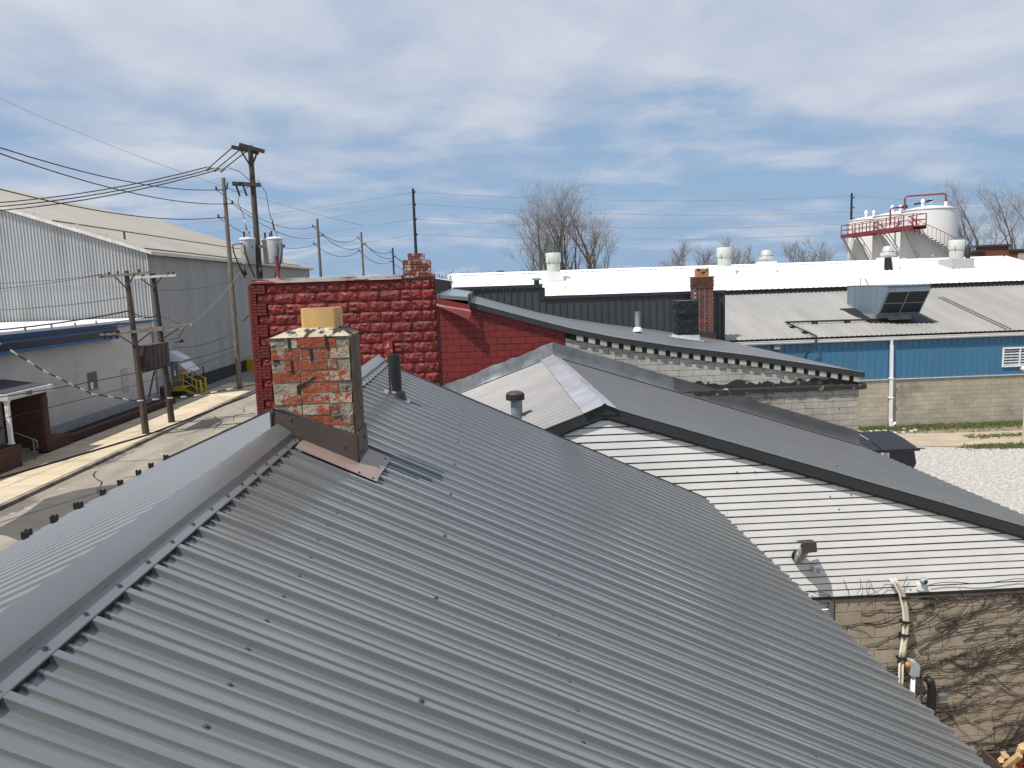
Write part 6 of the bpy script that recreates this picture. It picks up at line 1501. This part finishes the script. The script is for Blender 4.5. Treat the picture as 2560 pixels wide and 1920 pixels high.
def make_wires():
    # three heavy lines from the kerb pole along the street towards the viewer
    for i, (z, dx, ze) in enumerate(((13.8, -.5, 17.4), (12.85, .1, 17.7), (11.95, -.5, 16.3))):
        wire(catenary((-17.1+dx, 54.3, z), (-17.1+dx, -6, ze), 2.9, 30), .026, ('highest', 'middle', 'lowest')[i]+' of three heavy lines sagging left from the kerb pole')
    # lines from the transformer pole sagging to the left
    for i, (x, y, z) in enumerate(((-8.86, 29.38, 12.05), (-8.5, 29.3, 12.0), (-8.2, 29.2, 11.95))):
        a = V((x, y, z)); p = V((x-.75-.05*i, y-.1, z-.62)); 
        pts = [a, p]+catenary(p, (-31, 27.6+.5*i, 12.0-.22*i), 1.5, 22)[1:]
        w = wire(pts, .021, ('leftmost', 'middle', 'rightmost')[i]+' insulator line dropping left from the top arm of the transformer pole', 'lines left of the transformer pole')
        b = MB(); d = (p-a).normalized(); pr = [(.02, 0)]
        for k in range(3): pr += [(.085, .05+.08*k), (.03, .08+.08*k)]
        b.lathe(p, pr, 10, axis=d); b.build('strain_insulator', M_INSG, w, True)
    # thin line high at the left
    wire(catenary((-60, 100, 32.5), (-17.1, 118, 16.2), 1.5, 16), .03, 'single thin line descending from the upper left sky', m=M_WIREG)
    wire(catenary((-17.1, 54.2, 14.4), (-8.3, 29.6, 10.8), .5, 10), .012, 'short jumper from the kerb pole to the transformer pole')
    # service drops round the H-frame
    H = [((-16.86, 37.8, 6.8), (-34, 33, 8.0), .9, .014, 'thin service line sagging left from upper H-frame pole'), ((-16.86, 37.9, 6.15), (-33, 31, 6.6), .9, .035, 'thick lashed cable sagging left from the H-frame'),
         ((-17.9, 37.8, 7.9), (-34, 34, 8.6), .9, .012, 'thin line leaving the left end of the H-frame top arm'), ((-17.6, 37.8, 7.95), (-34, 36, 9.4), .9, .012, 'second thin line leaving the H-frame top arm'),
         ((-16.8, 38.0, 6.1), (-16.85, 41.2, 5.9), .25, .02, 'slack loop joining the two H-frame poles'), ((-16.8, 38.0, 5.8), (-16.85, 41.2, 5.75), .05, .014, 'upper straight tie between the H-frame poles'), ((-16.8, 38.0, 5.6), (-16.85, 41.2, 5.55), .05, .014, 'lower straight tie between the H-frame poles'),
         ((-16.8, 37.9, 5.75), (-20.6, 34, 5.1), .15, .014, 'upper drop from the H-frame to the blue band'), ((-16.8, 37.9, 5.5), (-20.6, 35, 4.95), .15, .014, 'lower drop from the H-frame to the blue band'),
         ((-16.8, 41.2, 5.8), (-15.6, 41.3, 5.2), .0, .012, 'short stay from the farther H-frame pole to its lower arm'), ((-16.7, 41.2, 7.1), (-17.1, 54.3, 7.6), .15, .012, 'thin line from the H-frame to the kerb pole'),
         ((-16.9, 54.3, 5.6), (-6.2, 20.9, 6.2), .35, .018, 'line from the kerb pole to the red wall corner'), ((-17.0, 54.3, 3.2), (-19.5, 20, 3.75), .55, .02, 'long cable crossing low in front of the white wall'),
         ((-17.0, 54.3, 4.2), (-20.9, 53, 3.3), .3, .016, 'slack drop from the kerb pole to the shed lamp'), ((-17.0, 54.3, 2.9), (-19.8, 22, 2.5), .5, .016, 'lower parallel cable in front of the white wall'),
         ((-8.75, 28.9, 7.55), (-21, 52.0, 4.6), .7, .014, 'pale grey guy wire slanting from the transformers to the shed')]
    for i, (a, c, s, r, l) in enumerate(H): wire(catenary(a, c, s, 18), r, l, 'low wires round the H-frame', M_WIREG if 'pale' in l else None)
    # striped drop: black cable with a white spiral guard
    a, c = V((-6.3, 20.85, 3.35)), V((-14.3, 17.5, 7.6))
    pts = [(-14.6, 20.5, 7.3), (-14.2, 23, 5.72), (-14, 25, 4.58), (-14, 27.86, 3.42), (-13.6, 30.5, 2.75), (-12.6, 33.75, 2.45), (-11.2, 36, 2.5), (-9.6, 37.2, 2.62)]
    w = wire(pts, .022, 'dark drop cable with white spiral markers looping low over the street', 'low wires round the H-frame')
    # white wraps
    P = [V(p) for p in pts]
    for i in range(len(P)-2):
        L = (P[i+1]-P[i]).length; n = int(L/.75)
        for k in range(n):
            t0 = k/n; t1 = t0+.34/L; b = MB(); b.tube([P[i].lerp(P[i+1], t0), P[i].lerp(P[i+1], min(t1, 1))], .03, 6); b.build('white_marker', M_WHITE, w, True)
    for j, q in enumerate((.0, .1, -.1)):
        b = MB(); b.tube([(-9.6, 37.2, 2.62), (-9.35, 37.0, 2.2), (-9.3+q*2, 36.9, 1.0), (-9.3+q*3.5, 36.8, .1)], .018, 5); b.build('loose_end', M_WIRE, w, True)
    wire([(-20.2, 13.5, 1.9), (-16.6, 21.4, 1.16), (-13.0, 29.8, 1.52), (-9.6, 33.5, 2.35), (-6.25, 21.2, 4.4)][:3]+[(-10.9, 35.5, 2.1), (-9.0, 40.5, 2.9)], .038, 'thick dark cable running low along the kerb line', 'low wires round the H-frame')
make_wires()

# ------------------------------------------------------------------ trees
def tree(name, label, base, stems, seed, group, levels=4, r0=.3, twig=.012, dens=.98, up=.16, barkc=None, sides=6):
    """bare tree: stems = (dx, dy, lean x, lean y, fork height, total height, radius); limbs fan upwards into fine twigs"""
    r = random.Random(seed); T = thing(name, base, label, 'tree', group); big = MB(); small = MB()
    def branch(p, d, L, rad, lv):
        n = (6, 6, 5, 4, 3)[min(lv, 4)]; pts = [V(p)]; q = V(p); d = V(d).normalized()
        for i in range(n):
            d = (d+V((r.gauss(0, 1), r.gauss(0, 1), r.gauss(0, 1)))*(.06, .10, .14, .18, .22)[min(lv, 4)]+V((0, 0, up*(.3 if lv < 2 else .45)))).normalized()
            q = q+d*(L/n); pts.append(q.copy())
        end = max(twig*.4, rad*(.55 if lv == 0 else .30))
        rs = [max(twig*.45, rad+(end-rad)*i/n) for i in range(n+1)]
        (big if lv <= 1 else small).tube(pts, rs, sides if lv == 0 else 5 if lv == 1 else 4 if lv == 2 else 3, False)
        if lv >= levels: return
        k = max(2, int((4, 6, 6, 5, 4)[lv]*dens+r.random()))
        for j in range(k):
            t = (.5+.5*j/max(1, k-1)) if lv == 0 else r.uniform(.22, 1.0); i = min(int(t*n), n-1); f = t*n-i
            s = pts[i].lerp(pts[i+1], f); dd = (pts[i+1]-pts[i]).normalized()
            ax = V((r.gauss(0, 1), r.gauss(0, .7), r.gauss(0, .35))); ax = (ax-dd*ax.dot(dd)).normalized()
            ang = r.uniform(.22, .50) if lv < 2 else r.uniform(.35, .8)
            branch(s, dd*cos(ang)+ax*sin(ang), L*r.uniform(.50, .74)*(1.12-.35*t), rs[i]*r.uniform(.42, .6), lv+1)
    for (ox, oy, dx, dy, dz, L, rad) in stems: branch(V(base)+V((ox, oy, 0)), (dx, dy, dz), L, rad, 0)
    m = barkc or mat('bare_bark', (.13, .108, .09), (.07, .058, .048), rough=.95, scale=4, bump=.3)
    big.build('trunk', m, T, True); small.build('crown', mat('bare_twigs', (.27, .245, .22), (.19, .172, .155), rough=.95, scale=2), T)

def make_trees():
    Y = 84.0
    g = 'bare trees behind the white roof'
    tree('bare_tree', 'wide bare tree leaning left, leftmost of the clump behind the white roof', (7.3, Y, 0), ((0, 0, -.24, 0, 1, 9.8, .26), (.1, .5, -.26, .1, 1, 8.6, .18), (-.2, -.3, -.12, -.1, 1, 9.6, .2)), 3, g)
    tree('bare_tree', 'tall upright bare tree at the middle of the clump', (8.4, Y+1, 0), ((0, 0, -.02, 0, 1, 11.3, .30), (.2, .2, .06, .1, 1, 10.0, .2)), 8, g)
    tree('bare_tree', 'bare tree with paired leaning trunks right of the clump centre', (10.3, Y, 0), ((0, 0, -.12, 0, 1, 10.2, .27), (.25, .3, -.05, .1, 1, 9.2, .20)), 15, g)
    tree('bare_tree', 'broad bare tree at the right of the clump with a low right limb', (11.9, Y+.5, 0), ((0, 0, .03, 0, 1, 10.0, .32), (.2, 0, .24, .1, 1, 7.6, .2)), 22, g)
    gs = 'small bare trees along the far ridge'
    for x, h, w, l, s in ((30.3, 10.6, 1.0, 'small oval bare tree left of the second drum ventilator', 1), (34.2, 11.0, 2.0, 'spreading bare tree directly behind the second drum ventilator', 2), (38.8, 10.4, 1.9, 'bare tree just right of the second drum ventilator', 3),
                          (42.2, 9.9, .7, 'tiny cone shaped bare tree left of the steel fan', 4), (49.6, 11.2, 1.2, 'wispy bare tree bent left between fan and tanks', 5), (54.2, 11.2, 1.8, 'round bare tree left of the tank pole', 6), (60.5, 12.2, 1.7, 'bare tree behind the dark pole by the tanks', 7)):
        tree('small_bare_tree', l, (x, 120, 0), ((0, 0, .0, 0, 1, h*.70, .2), (.1, .2, .10*w, .1, 1, h*.60, .13)), 40+s, gs, 3, twig=.04, dens=1.15, sides=5)
    gr = 'bare trees at the right edge'
    tree('bare_tree', 'large bare tree between the tanks and the brick parapet', (61.0, 92, 0), ((0, 0, -.03, 0, 1, 10.2, .3), (.3, 0, .14, .1, 1, 9.0, .22), (-.3, .2, -.2, 0, 1, 9.0, .22)), 61, gr)
    tree('bare_tree', 'tall bare tree cut by the right frame edge', (67.0, 94, 0), ((0, 0, -.05, 0, 1, 12.0, .36), (-.3, .2, -.25, 0, 1, 10.5, .24)), 77, gr)
    # far wood seen in the gap beside the red chimney
    b = MB(); r = random.Random(31)
    for i in range(900):
        x = r.uniform(-60, 60); y = 300+r.uniform(-10, 40); h = r.uniform(6, 12.5)
        b.tube([(x, y, 0), (x+r.gauss(0, .4), y, h*.6), (x+r.gauss(0, 1.0), y, h)], [.22, .14, .05], 3, False)
        for k in range(7):
            z = r.uniform(.35, .95)*h; a = r.uniform(0, 2*pi); l = r.uniform(1, 2.6)
            b.tube([(x, y, z), (x+cos(a)*l, y+sin(a)*l, z+l*.7)], [.10, .04], 3, False)
    tag(b.build('distant_wood', mat('far_twigs', (.12, .10, .085), (.08, .07, .06), rough=1, scale=.2), None), 'low brown line of distant bare woods beside the red chimney stub', 'woods', kind='stuff')
make_trees()
